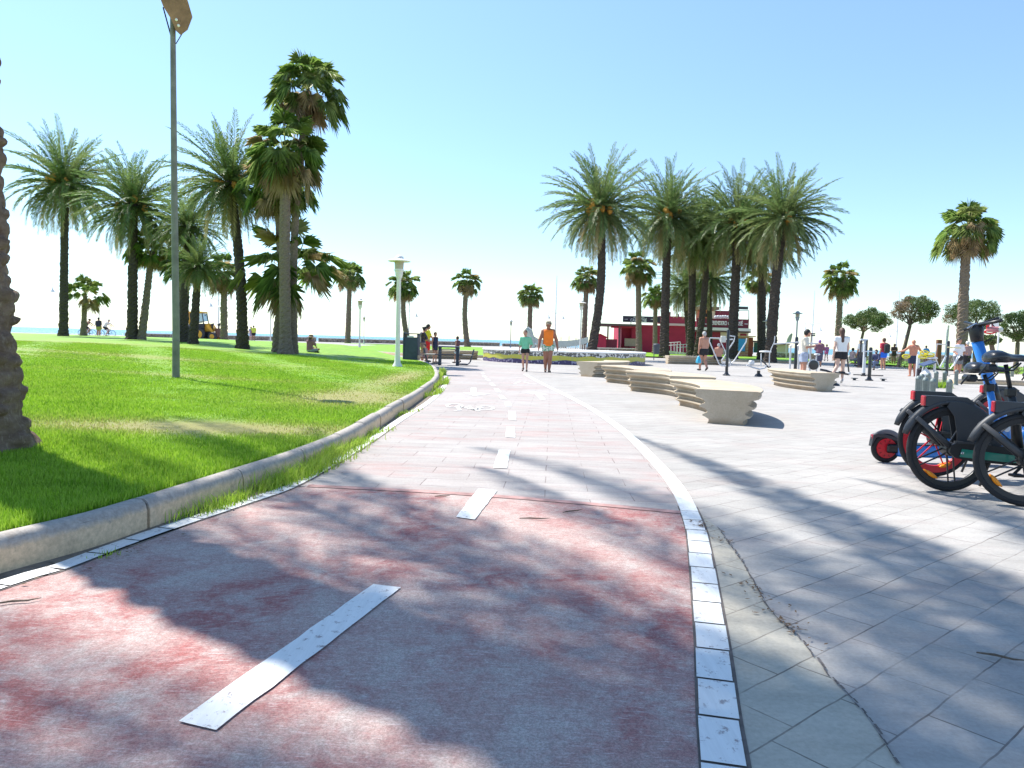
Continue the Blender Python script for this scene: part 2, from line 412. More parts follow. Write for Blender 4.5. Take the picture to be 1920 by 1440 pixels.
LLn = [G(*p) for p in LL_PX]; d1_ = (LLn[0] - LLn[2]).normalized(); LLn = [LLn[0] + d1_ * 6, LLn[0] + d1_ * 1.6] + LLn
RL = interp(RLn, 10); LL = interp(LLn, 10)
RL = [p for p in RL]; LL = [p for p in LL]
B1, B2 = G(575, 914), G(1292, 966)
def split(pts, yf):
    a = [p for p in pts if p.y < yf(p.x)]; b_ = [p for p in pts if p.y >= yf(p.x)]; return a, b_
yb = lambda x: B1.y + (B2.y - B1.y) * (x - B1.x) / (B2.x - B1.x)
La, Lb = split(LL, yb); Ra, Rb = split(RL, yb)
bl, br_ = Vector((B1.x, B1.y, 0)), Vector((B2.x, B2.y, 0))
mid = [bl.lerp(br_, t) + Vector((0, 0.10 * math.sin(PI * t), 0)) for t in (0, .15, .3, .45, .6, .75, .9, 1)]
struct(poly_sheet('cycle_lane', La + mid + Ra[::-1], 0.004, M_RED))
struct(poly_sheet('stamped_path', mid[::-1] + Lb + [Vector((-1.5, 29, 0)), Vector((0.4, 28, 0))] + Rb[::-1], 0.004, M_LANE2))
bm_ = MB(); vs = []
for p in mid: vs += [(p.x, p.y - 0.01, 0.008), (p.x, p.y + 0.075, 0.008)]
bm_.add(vs, [(2 * i, 2 * i + 2, 2 * i + 3, 2 * i + 1) for i in range(len(mid) - 1)]); struct(bm_.build('road_seam', M_BAND))
# beige apron beside the lane
AP = [G(*p) for p in ((1345, 990), (1395, 1060), (1440, 1140), (1500, 1200), (1560, 1275), (1620, 1340), (1690, 1440))]
ra = [p + Vector((0.05, 0, 0)) for p in RL if p.y < 4.9 and p.y > 1.0]
struct(poly_sheet('paving_apron', ra + [AP[0]] + AP[1:] + [Vector((1.25, 1.0, 0))] , 0.004, M_APRON))
# crack along the apron
mb = MB(); random.seed(3); cr = resample(interp([(p.x, p.y) for p in AP], 8), 0.03)
for a, b_ in zip(cr, cr[1:]):
    w0 = random.uniform(.0015, .005); j = Vector((random.uniform(-.006, .006), random.uniform(-.004, .004), 0))
    n_ = (b_ - a).normalized(); n_ = Vector((-n_.y, n_.x, 0)) * w0
    mb.add([a + n_ + j + Vector((0, 0, .0085)), b_ + n_ + j + Vector((0, 0, .0085)), b_ - n_ + j + Vector((0, 0, .0085)), a - n_ + j + Vector((0, 0, .0085))], [(3, 2, 1, 0)])
struct(mb.build('pavement_crack', M_GAP))
def edge_line(name, pts, w_, z=0.010, blocks_to=4.9, step=0.25):
    mb = MB(); gp = MB(); random.seed(5)
    near = [p for p in pts if p.y < blocks_to]; far = [p for p in pts if p.y >= blocks_to]
    near.append(far[0])
    rs = resample(near, 0.05); n = int(step / 0.05)
    i = 0
    while i + n < len(rs):
        seg = rs[i:i + n + 1]; a = seg[0].lerp(seg[1], .12); b_ = seg[-1].lerp(seg[-2], .12); q = [a] + seg[1:-1] + [b_]
        e = random.uniform(-.003, .003); l = offs(q, w_ / 2 + e); r = offs(q, -w_ / 2 + e)
        m_ = len(q); mb.add([v + Vector((0, 0, z)) for v in l + r], [(k, k + m_, k + 1 + m_, k + 1) for k in range(m_ - 1)]); i += n
    fr = resample([rs[i]] + far, 0.1); l = offs(fr, w_ / 2); r = offs(fr, -w_ / 2); m_ = len(fr)
    mb.add([v + Vector((0, 0, z)) for v in l + r], [(k, k + m_, k + 1 + m_, k + 1) for k in range(m_ - 1)])
    o = mb.build(name, M_WHITE); struct(o)
    l = offs(near, w_ / 2 + .008); r = offs(near, -w_ / 2 - .012); m_ = len(near)
    gp.add([v + Vector((0, 0, z - .004)) for v in l + r], [(k, k + m_, k + 1 + m_, k + 1) for k in range(m_ - 1)])
    struct(gp.build('marking_joint', M_GAP))
edge_line('edge_line', RL, 0.115); edge_line('edge_line', LL, 0.10, blocks_to=6.3)
# centre dashes
DASH = [[(335, 1358), (405, 1375), (752, 1105), (700, 1099)], [(855, 972), (890, 977), (932, 922), (897, 918)], [(925, 879), (950, 880), (957, 846), (935, 845)],
        [(948, 821), (966, 822), (965, 802), (950, 801)], [(954, 788), (968, 789), (967, 773), (953, 772)], [(948, 763), (960, 763), (957, 755), (946, 755)],
        [(939, 749), (950, 749), (943, 742), (935, 742)], [(932, 736), (940, 736), (934, 729), (926, 729)], [(922, 724), (930, 724), (924, 719), (917, 719)],
        [(914, 714), (920, 714), (916, 711), (909, 711)], [(908, 708), (914, 708), (909, 705), (903, 705)], [(904, 702), (908, 702), (908, 700), (902, 700)]]
def flat_marks(name, polys, z=0.010):
    mb = MB()
    for q in polys:
        pts = [G(*p) for p in q]; vs = []
        ed = []
        for a, b_ in zip(pts, pts[1:] + pts[:1]):
            L = (b_ - a).length; n = max(1, min(14, int(L / 0.06)))
            for k in range(n):
                p = a.lerp(b_, k / n) + (Vector((random.uniform(-.003, .003), random.uniform(-.003, .003), 0)) if k else Vector((0, 0, 0)))
                ed.append(Vector((p.x, p.y, z)))
        cx = sum((e.x for e in ed)) / 2
        area = sum(a.x * b_.y - b_.x * a.y for a, b_ in zip(ed, ed[1:] + ed[:1]))
        if area < 0: ed = ed[::-1]
        mb.add(ed, [tuple(range(len(ed)))])
    o = mb.build(name, M_WHITE); return struct(o)
random.seed(9)
for q in DASH: flat_marks('lane_dash', [q])
flat_marks('lane_arrow', [[(883, 728), (893, 728), (893, 737), (883, 737)], [(868, 736.5), (883, 737), (893, 737.2), (920, 739), (889, 743)]])
flat_marks('lane_arrow', [[(1003, 739), (1012, 739), (1023, 750), (1014, 751)], [(983, 738), (999, 735), (1028, 741), (1012, 740.5), (1000, 738.5)]])
def ring_marks(name, items, z=0.010):
    # bicycle symbol: items are ('ring', cx, cy, rx, ry) or ('bar', x0, y0, x1, y1) in picture pixels, laid on the ground
    mb = MB()
    def line(a, b_, wd=0.024):
        n_ = (b_ - a).normalized(); n_ = Vector((-n_.y, n_.x, 0)) * wd; u = Vector((0, 0, z))
        mb.add([a + n_ + u, b_ + n_ + u, b_ - n_ + u, a - n_ + u], [(3, 2, 1, 0)])
    for it in items:
        if it[0] == 'ring':
            _, cx, cy, rx, ry = it; ps = [G(cx + rx * math.cos(k * PI / 10), cy + ry * math.sin(k * PI / 10)) for k in range(21)]
            for a, b_ in zip(ps, ps[1:]): line(a, b_)
        else: line(G(it[1], it[2]), G(it[3], it[4]))
    return struct(mb.build(name, M_WHITE))
ring_marks('bicycle_marking', [('ring', 852, 761.5, 14, 3.2), ('ring', 910, 766, 15, 3.6), ('bar', 855, 763, 863, 770), ('bar', 863, 770, 852, 771), ('bar', 858, 762, 888, 769), ('bar', 888, 769, 900, 772), ('bar', 888, 769, 905, 765), ('bar', 880, 762, 888, 770), ('bar', 858, 765, 884, 764)])
ring_marks('bicycle_marking', [('bar', 950, 717, 962, 718), ('bar', 962, 716, 976, 716), ('bar', 976, 716, 964, 720), ('bar', 982, 717, 992, 719.5), ('bar', 992, 720, 1004, 720.5), ('bar', 965, 708, 978, 709)])

# kerb and lawn
K_PX = [(0, 1078), (100, 1050), (204, 1019), (335, 971), (470, 920), (560, 885), (642, 847), (693, 816), (735, 786), (772, 762), (800, 741), (819, 723), (823, 709), (812, 692)]
Kp = [G(*p) for p in K_PX]; d2_ = (Kp[0] - Kp[2]).normalized()
Kn = [Kp[0] + d2_ * 6, Kp[0] + d2_ * 1.6] + Kp + [Vector((-4.0, 31.4, 0)), Vector((-5.9, 36.5, 0)), Vector((-9, 43, 0)), Vector((-14, 50, 0)), Vector((-22, 57, 0)), Vector((-34, 62, 0)), Vector((-60, 66, 0)), Vector((-98, 68, 0))]
KC = interp([(p.x, p.y) for p in Kn], 8)
KA = np.array([(p.x, p.y) for p in KC])
NEARK = KA[KA[:, 1] < 33.5]
def kdist(x, y, KA=KA):
    x = np.atleast_1d(np.asarray(x, float)); y = np.atleast_1d(np.asarray(y, float)); best = np.full(x.shape, 1e9)
    for (ax, ay), (bx, by) in zip(KA[:-1], KA[1:]):
        dx, dy = bx - ax, by - ay; L = dx * dx + dy * dy + 1e-12
        t = np.clip(((x - ax) * dx + (y - ay) * dy) / L, 0, 1); best = np.minimum(best, np.hypot(x - ax - t * dx, y - ay - t * dy))
    return best
def LZ(x, y):
    s = np.clip(kdist(x, y, NEARK) / 15.0, 0, 1); s = s * s * (3 - 2 * s)
    return 0.155 + 0.39 * s
def lz(x, y): return float(LZ([x], [y])[0])
def XR(y): return np.interp(y, KA[:, 1], KA[:, 0])
rng = np.random.default_rng(4)
def dryf(x, y):
    def gs(cx, cy, sx, sy, a=0.0):
        c_, s_ = math.cos(a), math.sin(a); u = (x - cx) * c_ + (y - cy) * s_; v_ = -(x - cx) * s_ + (y - cy) * c_
        return np.exp(-(u / sx) ** 2 - (v_ / sy) ** 2)
    f = 1.2 * gs(-3.0, 7.1, 1.9, .55, .1) + 1.1 * gs(-2.4, 11.2, 1.1, 1.5) + gs(-2.6, 17, .5, 4) + .6 * gs(-11, 20, 6, 1.1) + .5 * gs(-16, 17.5, 8, .8) + .55 * gs(-20, 30, 9, 2) + .5 * gs(-6, 14, 3, .5)
    return np.clip(f, 0, 1)
ys = np.concatenate([np.arange(-0.9, 8, .12), np.arange(8, 25, .3), np.arange(25, 67.9, .6)])
cols = np.concatenate([[0], np.cumsum(0.1 * 1.075 ** np.arange(60))]); cols = cols / cols[-1]
V = []; 
for y in ys:
    xr = XR(y) - 0.10; xl = -100.0
    V.append(np.stack([xr + (xl - xr) * cols, np.full(len(cols), y)], 1))
V = np.concatenate(V); nc = len(cols); nr = len(ys)
z = LZ(V[:, 0], V[:, 1]) + 0.012 * np.sin(V[:, 0] * 1.7 + V[:, 1] * .9) * np.clip(kdist(V[:, 0], V[:, 1]) - .3, 0, 1)
idx = np.arange(nr * nc).reshape(nr, nc)
Fq = np.stack([idx[:-1, :-1], idx[1:, :-1], idx[1:, 1:], idx[:-1, 1:]], -1).reshape(-1, 4)[:, ::-1]
Fq = Fq[:, ::-1]
me = mesh_np('lawn', np.column_stack([V, z]), Fq, m_grass('lawn turf'), {'dry': dryf(V[:, 0], V[:, 1]) * .95})
o = bpy.data.objects.new('lawn', me); COL.objects.link(o); struct(o)
me.polygons.foreach_set('use_smooth', [True] * len(me.polygons))
# slightly raised promenade beyond the lawn
pm = [(-125, 64, .33), (-60, 62, .33), (-30, 58, .30), (-20, 52, .22), (-12, 45, .02), (-125, 92, .33), (-62, 93, .33), (-36, 98, .16), (-28, 104, .12), (-12, 112, .02)]
o = MB().add(pm, [(i, i + 1, i + 6, i + 5) for i in range(4)]).build('promenade', M_PLAZA); struct(o)
# blades
def blades(name, x, y, z, h, wd, dry, lean=0.45, m=None):
    n = len(x); a = rng.uniform(0, 2 * PI, n); la = rng.uniform(0, 2 * PI, n); ln = rng.uniform(0, lean, n) * h
    c_, s_ = np.cos(a) * wd, np.sin(a) * wd
    b0 = np.stack([x - c_, y - s_, z], 1); b1 = np.stack([x + c_, y + s_, z], 1)
    mx, my = x + np.cos(la) * ln * .35, y + np.sin(la) * ln * .35; mz = z + h * .6
    m0 = np.stack([mx - c_ * .7, my - s_ * .7, mz], 1); m1 = np.stack([mx + c_ * .7, my + s_ * .7, mz], 1)
    t = np.stack([x + np.cos(la) * ln, y + np.sin(la) * ln, z + h * (1 - .15 * (ln / h))], 1)
    vs = np.stack([b0, b1, m1, m0, t], 1).reshape(-1, 3); i = np.arange(n)[:, None] * 5
    f = np.concatenate([i + np.array([[0, 1, 2]]), i + np.array([[0, 2, 3]]), i + np.array([[3, 2, 4]])])
    me = mesh_np(name, vs, f, m, {'dry': np.repeat(dry, 5)})
    o = bpy.data.objects.new(name, me); COL.objects.link(o); return o
M_BLADE = m_grass('grass blades', True)
N = 420000
d = 2.6 * (30 / 2.6) ** rng.uniform(0, 1, N); px = rng.uniform(-60, 830, N)
x = (px - 960) / F_PX * d; y = d
ok = (x < XR(y) - 0.13); x, y, d = x[ok], y[ok], d[ok]
dr = dryf(x, y); ok = rng.uniform(0, 1, len(x)) > dr * .88; x, y, d, dr = x[ok], y[ok], d[ok], dr[ok]
h = rng.uniform(.02, .055, len(x)) * (1 - .5 * dr) * np.clip(1.15 - d / 40, .5, 1.2)
clump = .85 + .25 * (np.sin(x * 3.1 + 1.3 * np.sin(y * 2.3)) * np.sin(y * 2.7 + x) > -0.2)
o = blades('grass', x, y, LZ(x, y) - .004, h * clump, .0022 * np.maximum(1, d / 3.2), np.clip(dr + rng.uniform(-.25, .25, len(x)), 0, 1), m=M_BLADE)
tag(o, 'bright green mown grass covering the raised lawn beside the cycle lane', 'grass', kind='stuff')
# weeds between kerb and lane
xs = []; ysw = []; hs = []
for (wx, wy, n_, sp, hh) in [(562, 900, 600, .28, .13), (610, 862, 700, .28, .14), (660, 838, 300, .22, .10), (515, 918, 350, .18, .10), (400, 958, 260, .14, .10), (440, 942, 160, .10, .07), (700, 815, 200, .2, .08), (823, 740, 300, .5, .10), (829, 722, 400, .9, .14), (828, 705, 500, 1.4, .18), (760, 776, 120, .3, .06), (200, 1044, 30, .03, .03), (600, 880, 400, .3, .12)]:
    c_ = G(wx, wy); t = rng.normal(0, sp, n_); u = rng.normal(0, .035, n_)
    xs.append(c_.x + t * .35 + u); ysw.append(c_.y + t); hs.append(rng.uniform(.3, 1.25, n_) * hh)
xs = np.concatenate(xs); ysw = np.concatenate(ysw); hs = np.concatenate(hs)
lo = XR(ysw) + .012; xs = np.maximum(xs, lo + rng.uniform(0, .05, len(xs))); xs = np.minimum(xs, lo + rng.uniform(.12, .24, len(xs)))
o = blades('kerb_weeds', xs, ysw, np.zeros(len(xs)) + .002, hs, .003 * np.maximum(1, ysw / 6), rng.uniform(0, .45, len(xs)), lean=.9, m=M_BLADE)
tag(o, 'long green weeds growing in the gap between kerb and white edge line', 'weeds', kind='stuff')
# dry leaf litter in the gap
mb = MB(); random.seed(8)
for _ in range(300):
    wx, wy, s_ = random.choice([(470, 945, .25), (520, 925, .3), (1318, 988, .05), (1345, 1010, .1), (250, 1035, .2), (690, 830, .3), (610, 880, .3), (1430, 1120, .12), (1480, 1180, .1)])
    c_ = G(wx, wy); t = random.gauss(0, s_); q = Vector((c_.x + t * .35 * (1 if wx < 900 else .6) + random.gauss(0, .03), c_.y + t * (1 if wx < 900 else -1), .014)); a = random.uniform(0, 6.28); l = random.uniform(.006, .018)
    u = Vector((math.cos(a), math.sin(a), random.uniform(-.2, .2))) * l; v_ = Vector((-u.y, u.x, 0)) * .4
    mb.add([q - u, q + v_, q + u, q - v_], [(0, 1, 2, 3)])
o = mb.build('leaf_litter', mat('dry leaves', (0.17, 0.10, 0.05), .9, var=.5, scale=60)); tag(o, 'brown dry leaf crumbs collected in the joints and along the kerb', 'leaf litter', kind='stuff')

def m_kerb():
    m, n, b, v = base('kerb concrete', 0.9, 0.2)
    g = n.nodes.new('ShaderNodeNewGeometry'); sp = n.nodes.new('ShaderNodeSeparateXYZ'); n.links.new(g.outputs['Position'], sp.inputs[0])
    nz = noise(n, g.outputs['Position'], 9, 6, .7); ad = nod(n, 'ShaderNodeMath', operation='MULTIPLY_ADD'); n.links.new(nz, ad.inputs[0]); ad.inputs[1].default_value = .06; n.links.new(sp.outputs[2], ad.inputs[2])
    c = mixc(n, ramp(n, ad.outputs[0], [(0.135, 0.0), (0.165, 1.0)]), (0.72, 0.53, 0.34), (0.44, 0.40, 0.36))
    c = mixc(n, 0.8, c, ramp(n, noise(n, g.outputs['Position'], 30, 6, .75), [(.3, .6), (.7, 1.15)]), 'MULTIPLY')
    c = mixc(n, ramp(n, nz, [(0.56, 0.0), (0.7, 0.5)]), c, (0.2, 0.15, 0.11))
    n.links.new(c, b.inputs['Base Color']); addbump(n, b, nz, .5, .01); return m
M_KERB = m_kerb()
def kerb(name, pts, w_=0.13, h=0.172, stone=0.98, gap=0.016, side=1):
    prof = [(0, -.02), (0, h * .66), (-.004, h * .70), (-.008, h * .80), (-.02, h * .93), (-.04, h), (-w_ + .04, h), (-w_ + .015, h * .93), (-w_, h * .75), (-w_, -.02)]
    mb = MB(); rs = resample(pts, stone / 8); i = 0
    while i + 8 < len(rs):
        q = rs[i:i + 9]; q = [q[0].lerp(q[1], gap / (stone / 8) / 2)] + q[1:-1] + [q[-1].lerp(q[-2], gap / (stone / 8) / 2)]
        vs = []; jz = random.uniform(-.006, .006); jx = random.uniform(-.006, .006)
        for k, p in enumerate(q):
            t = (q[min(k + 1, 8)] - q[max(k - 1, 0)]).normalized(); n_ = Vector((t.y, -t.x, 0)) * side
            vs += [p + n_ * (a + jx) + Vector((0, 0, b_ + jz)) for a, b_ in prof]
        m_ = len(prof); fs = []
        for k in range(8):
            for j in range(m_ - 1):
                a = k * m_ + j; fs.append((a, a + 1, a + m_ + 1, a + m_) if side > 0 else (a, a + m_, a + m_ + 1, a + 1))
        fs += [tuple(range(m_))[::-1], tuple(range(8 * m_, 9 * m_))]
        mb.add(vs, fs); i += 8
    return struct(mb.build(name, M_KERB, smooth='auto'))
random.seed(12)
near_k = [p for p in KC if p.y < 36]
kerb('kerb', near_k)
# recess behind the joints
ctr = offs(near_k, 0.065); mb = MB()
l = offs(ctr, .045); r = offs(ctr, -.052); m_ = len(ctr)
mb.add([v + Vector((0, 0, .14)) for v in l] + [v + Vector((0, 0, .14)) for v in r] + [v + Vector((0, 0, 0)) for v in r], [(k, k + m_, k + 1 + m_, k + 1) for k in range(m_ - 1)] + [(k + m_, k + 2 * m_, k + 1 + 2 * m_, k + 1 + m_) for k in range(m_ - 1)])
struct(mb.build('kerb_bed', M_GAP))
# gutter between kerb and white blocks
gut = [p for p in KC if p.y < 24]
l = gut; r = offs(gut, -.16); m_ = len(gut); mb = MB()
mb.add([v + Vector((0, 0, .006)) for v in l + r], [(k, k + m_, k + 1 + m_, k + 1) for k in range(m_ - 1)])
struct(mb.build('gutter', mat('gutter concrete', (0.2, 0.165, 0.13), .95, var=.35, scale=14, bump=.4)))

# second lawn beyond the side path, and the right-hand green strip
M_TURF2 = MATS['lawn turf']
def lawn2(name, pts, z=0.11):
    o = poly_sheet(name, pts, z, M_TURF2); struct(o)
    P_ = [Vector((p[0], p[1], 0)) for p in pts]; return o
L2 = [AT(600, 62), AT(640, 52), AT(700, 47.5), AT(766, 44), AT(860, 43.5), AT(915, 44), AT(918, 60), AT(915, 92), AT(800, 98), AT(640, 100), AT(560, 90)]
lawn2('lawn', L2); kerb('kerb', interp([(p.x, p.y) for p in L2[:6]], 6)[::-1], w_=.2, h=.16, stone=2.0, side=-1)
R2 = [AT(1200, 60), AT(1290, 58), AT(1380, 54), AT(1460, 53), AT(1520, 52), AT(1535, 60), AT(1500, 78), AT(1350, 84), AT(1200, 86)]
lawn2('lawn', R2); kerb('kerb', interp([(p.x, p.y) for p in R2[:5]], 6)[::-1], w_=.2, h=.16, stone=2.0, side=-1)
R3 = [AT(1590, 58), AT(1700, 49), AT(1790, 43), AT(1900, 38), AT(2000, 36), AT(2000, 52), AT(1850, 62), AT(1700, 72), AT(1600, 72)]
lawn2('lawn', R3, .10)
# raised kerbed island behind the bollards
IS = [AT(1786, 26.2), AT(1850, 26.0), AT(1930, 25.5), AT(2030, 24.5)]
isl = [p for p in IS]
back = [AT(2060, 33), AT(1900, 35), AT(1812, 34), AT(1772, 30)]
struct(poly_sheet('island_paving', isl + back, 0.165, mat('island paving', (0.5, 0.45, 0.37), .95, var=.15, scale=1.5)))
kerb('kerb', interp([(p.x, p.y) for p in [back[2], back[3]] + IS], 8), w_=.18, h=.19, stone=1.2, side=1)

# ---------------------------------------------------------------- sea wall
M_ST = m_stone(); M_CAP = mat('pale wall coping', (0.66, 0.62, 0.55), .9, var=.1)
def wall(a, b_, h, label, t=.5):
    a = Vector((a[0], a[1], 0)); b_ = Vector((b_[0], b_[1], 0)); L = (b_ - a).length; an = math.atan2(b_.y - a.y, b_.x - a.x)
    t_ = thing('stone_wall', label, 'wall', a, an, 'low stone walls')
    MB().box((L / 2, 0, h / 2 - .05), (L, t, h + .1)).build('masonry', M_ST, t_)
    MB().box((L / 2, 0, h + .045), (L + .1, t + .12, .085)).build('coping', M_CAP, t_)
A = lambda px, d: AT(px, d)
wall(A(236, 91), A(591, 118), .62, 'long low rubble sea wall behind the date palms and the excavator on the left')
wall(A(597, 118), A(936, 128), .55, 'low rubble sea wall running behind the picnic table and thin palms, sea above it')
wall(A(942, 128), A(1062, 131), .45, 'short low rubble sea wall behind the walking girl, right of the gap')
wall(A(1112, 76), A(1199, 80), .5, 'pale low stone wall in front of the small red shed')
wall(A(1446, 74), A(1530, 72), .55, 'low rubble wall in front of the beige hut')
wall(A(1668, 78), A(1790, 74), .75, 'brown low wall behind the shirtless man on the right')

# ---------------------------------------------------------------- concrete benches
def m_bench():
    m, n, b, v = base('cast stone bench', 0.85, 0.25)
    a = noise(n, v, 2.2, 6, .65); f = noise(n, v, 55, 4, .8)
    c = mixc(n, ramp(n, a, [(.35, 0.), (.65, 1.)]), (0.46, 0.375, 0.27), (0.56, 0.475, 0.365)); c = mixc(n, .6, c, ramp(n, f, [(.3, .7), (.7, 1.1)]), 'MULTIPLY')
    g = n.nodes.new('ShaderNodeNewGeometry'); sp = n.nodes.new('ShaderNodeSeparateXYZ'); n.links.new(g.outputs['Position'], sp.inputs[0])
    s2 = nod(n, 'ShaderNodeMath', operation='MULTIPLY_ADD'); n.links.new(a, s2.inputs[0]); s2.inputs[1].default_value = .16; n.links.new(sp.outputs[2], s2.inputs[2])
    c = mixc(n, ramp(n, s2.outputs[0], [(.09, .6), (.17, 0.)]), c, (0.42, 0.27, 0.15))
    n.links.new(c, b.inputs['Base Color']); addbump(n, b, f, .3, .006); return m
M_BENCH = m_bench()
BPROF = [(.25, 0), (.235, .03), (.235, .06), (.285, .09), (.325, .105), (.325, .125), (.26, .15), (.255, .175), (.30, .21), (.37, .23), (.372, .255), (.30, .28), (.295, .31), (.34, .345), (.425, .37), (.435, .40), (.42, .42), (.44, .44), (.455, .458), (.445, .474), (.41, .48)]
def bench(a, b_, sag, label, group='curved cast stone benches'):
    a = Vector((a[0], a[1], 0)); b_ = Vector((b_[0], b_[1], 0)); t = (b_ - a); L = t.length; an = math.atan2(t.y, t.x)
    th = thing('stone_bench', label, 'bench', a, an, group)
    N_ = 20; ctr = [Vector((L * k / N_, sag * 4 * (k / N_) * (1 - k / N_), 0)) for k in range(N_ + 1)]
    full = [(w_, z_) for w_, z_ in BPROF] + [(-w_, z_) for w_, z_ in BPROF[::-1]]
    mb = MB(); vs = []; m_ = len(full)
    for k, p in enumerate(ctr):
        tt = (ctr[min(k + 1, N_)] - ctr[max(k - 1, 0)]).normalized(); n_ = Vector((-tt.y, tt.x, 0))
        vs += [p + n_ * w_ + Vector((0, 0, z_)) for w_, z_ in full]
    fs = [(k * m_ + j, (k + 1) * m_ + j, (k + 1) * m_ + (j + 1) % m_, k * m_ + (j + 1) % m_) for k in range(N_) for j in range(m_)]
    fs += [tuple(range(m_)), tuple(range(N_ * m_, (N_ + 1) * m_))[::-1]]
    mb.add(vs, fs); mb.build('seat_block', M_BENCH, th, smooth='auto'); return th
bn = bench((3.02, 10.32), (3.30, 13.5), -.30, 'nearest wavy-sided cast stone bench, its flat end facing the path')
MB().box((-.006, -.10, .075), (.006, .07, .022)).build('plate', mat('steel plate', (.6, .6, .58), .4, .8, var=0), bn)
bench((3.55, 14.5), (2.95, 17.3), -.42, 'second nearest wavy-sided stone bench, just behind the one with the flat end')
bench((3.30, 17.5), (2.85, 20.8), -.42, 'third wavy-sided stone bench along the path')
bench((2.38, 23.6), (3.75, 26.6), -.35, 'farthest bench of the path-side row, in front of the mosaic planter')
bench((8.06, 18.95), (8.05, 21.9), .22, 'lone wavy-sided stone bench in front of the exercise machines on the right')
bench((8.85, 42.3), (12.0, 42.9), -.12, 'long stone bench behind the shirtless man with the blue bag, a seated man on it')
bench((-5.45, 39.5), (-1.98, 40.0), -.12, 'stone bench behind the picnic table near the lawn')

# ---------------------------------------------------------------- round mosaic planter
PC = Vector((2.72, 39.4, 0)); PR = 4.3
pl = thing('mosaic_planter', 'large round mosaic basin with black, yellow and purple bands and a white rim', 'planter', PC)
def cyl_band(name, z0, z1, r, m, wav0=0, wav1=0, n=180, ph=0, flip=1, parent=pl):
    vs = []
    for k in range(n):
        a = 2 * PI * k / n; q = (r * math.cos(a), r * math.sin(a))
        vs += [(*q, z0 + wav0 * math.sin(a * 17 + 1.3 * math.sin(a * 5) + ph)), (*q, z1 + wav1 * math.sin(a * 19 + math.sin(a * 7)))]
    fs = [(2 * k, 2 * ((k + 1) % n), 2 * ((k + 1) % n) + 1, 2 * k + 1) for k in range(n)]
    return MB().add(vs, fs).build(name, m, parent)
M_BW = m_mosaic('black and white mosaic', (0.03, 0.03, 0.035), (0.75, 0.73, 0.7), 13, .62)
cyl_band('yellow_band', .10, .50, PR, m_mosaic('yellow mosaic', (0.62, 0.56, 0.05), (0.50, 0.56, 0.10), 14, .7, (.45, .43, .15)))
cyl_band('purple_band', -.02, .19, PR + .012, m_mosaic('purple mosaic', (0.035, 0.025, 0.12), (0.4, 0.36, 0.5), 14, .75, (.12, .1, .2)), 0, .03)
cyl_band('black_band', .40, .585, PR + .012, M_BW, .03, 0)
MB().lathe([(PR - .5, .56), (PR + .03, .575), (PR + .05, .59), (PR + .05, .64), (PR + .02, .66), (PR - .5, .66), (.3, .67), (.05, .67)], 96).build('rim', mat('white glazed rim', (0.74, 0.74, 0.72), .5, var=.06), pl, smooth='auto')
# white boat-frame sculpture behind
bp_ = thing('boat_sculpture', 'long grey and white boat-shaped frame on thin posts behind the mosaic basin', 'sculpture', (0, 0, 0))
M_GREY = mat('pale grey paint', (0.48, 0.52, 0.50), .6, var=.1); M_WP = mat('white paint', (0.78, 0.78, 0.77), .5, var=.05)
BD = 56.0
rail = [(995, 628), (1000, 636), (1008, 641), (1022, 644), (1045, 645.5), (1066, 645), (1082, 643), (1094, 640.5), (1103, 637.5)]
for dd, dy in ((BD, 0), (BD + 1.6, -1.2)):
    pts = [P(x_, y_ + dy, dd) for x_, y_ in rail]; mb = MB()
    vs = []
    for i, p in enumerate(pts):
        hh = .21; vs += [p + Vector((0, -.03, -hh)), p + Vector((0, -.03, hh)), p + Vector((0, .03, hh)), p + Vector((0, .03, -hh))]
    n_ = len(pts); fs = [(4 * i + j, 4 * i + 4 + j, 4 * i + 4 + (j + 1) % 4, 4 * i + (j + 1) % 4) for i in range(n_ - 1) for j in range(4)] + [(3, 2, 1, 0), tuple(range(4 * n_ - 4, 4 * n_))]
    mb.add(vs, fs).build('hull_rail', M_GREY, bp_)
mb = MB()
for i in range(26):
    x_ = 1002 + i * 4; t = AT(x_, BD + .3, .2); mb.tube([t - Vector((0, 0, .2)), t + Vector((0, 0, .72))], .035, 6)
mb.build('posts', M_WP, bp_)
for x_, yt in ((1052, 632), (1067, 630), (1080, 633)):
    p = P(x_, yt, BD + .8); MB().tube([Vector((p.x, p.y, .5)), p], .035, 6).build('mast_post', M_GREY, bp_)
a = P(990, 620, BD); MB().tube([P(986, 616, BD), P(991, 621, BD), P(996, 636, BD), P(999, 655, BD)], [.22, .3, .26, .22], 8).build('prow', M_GREY, bp_)

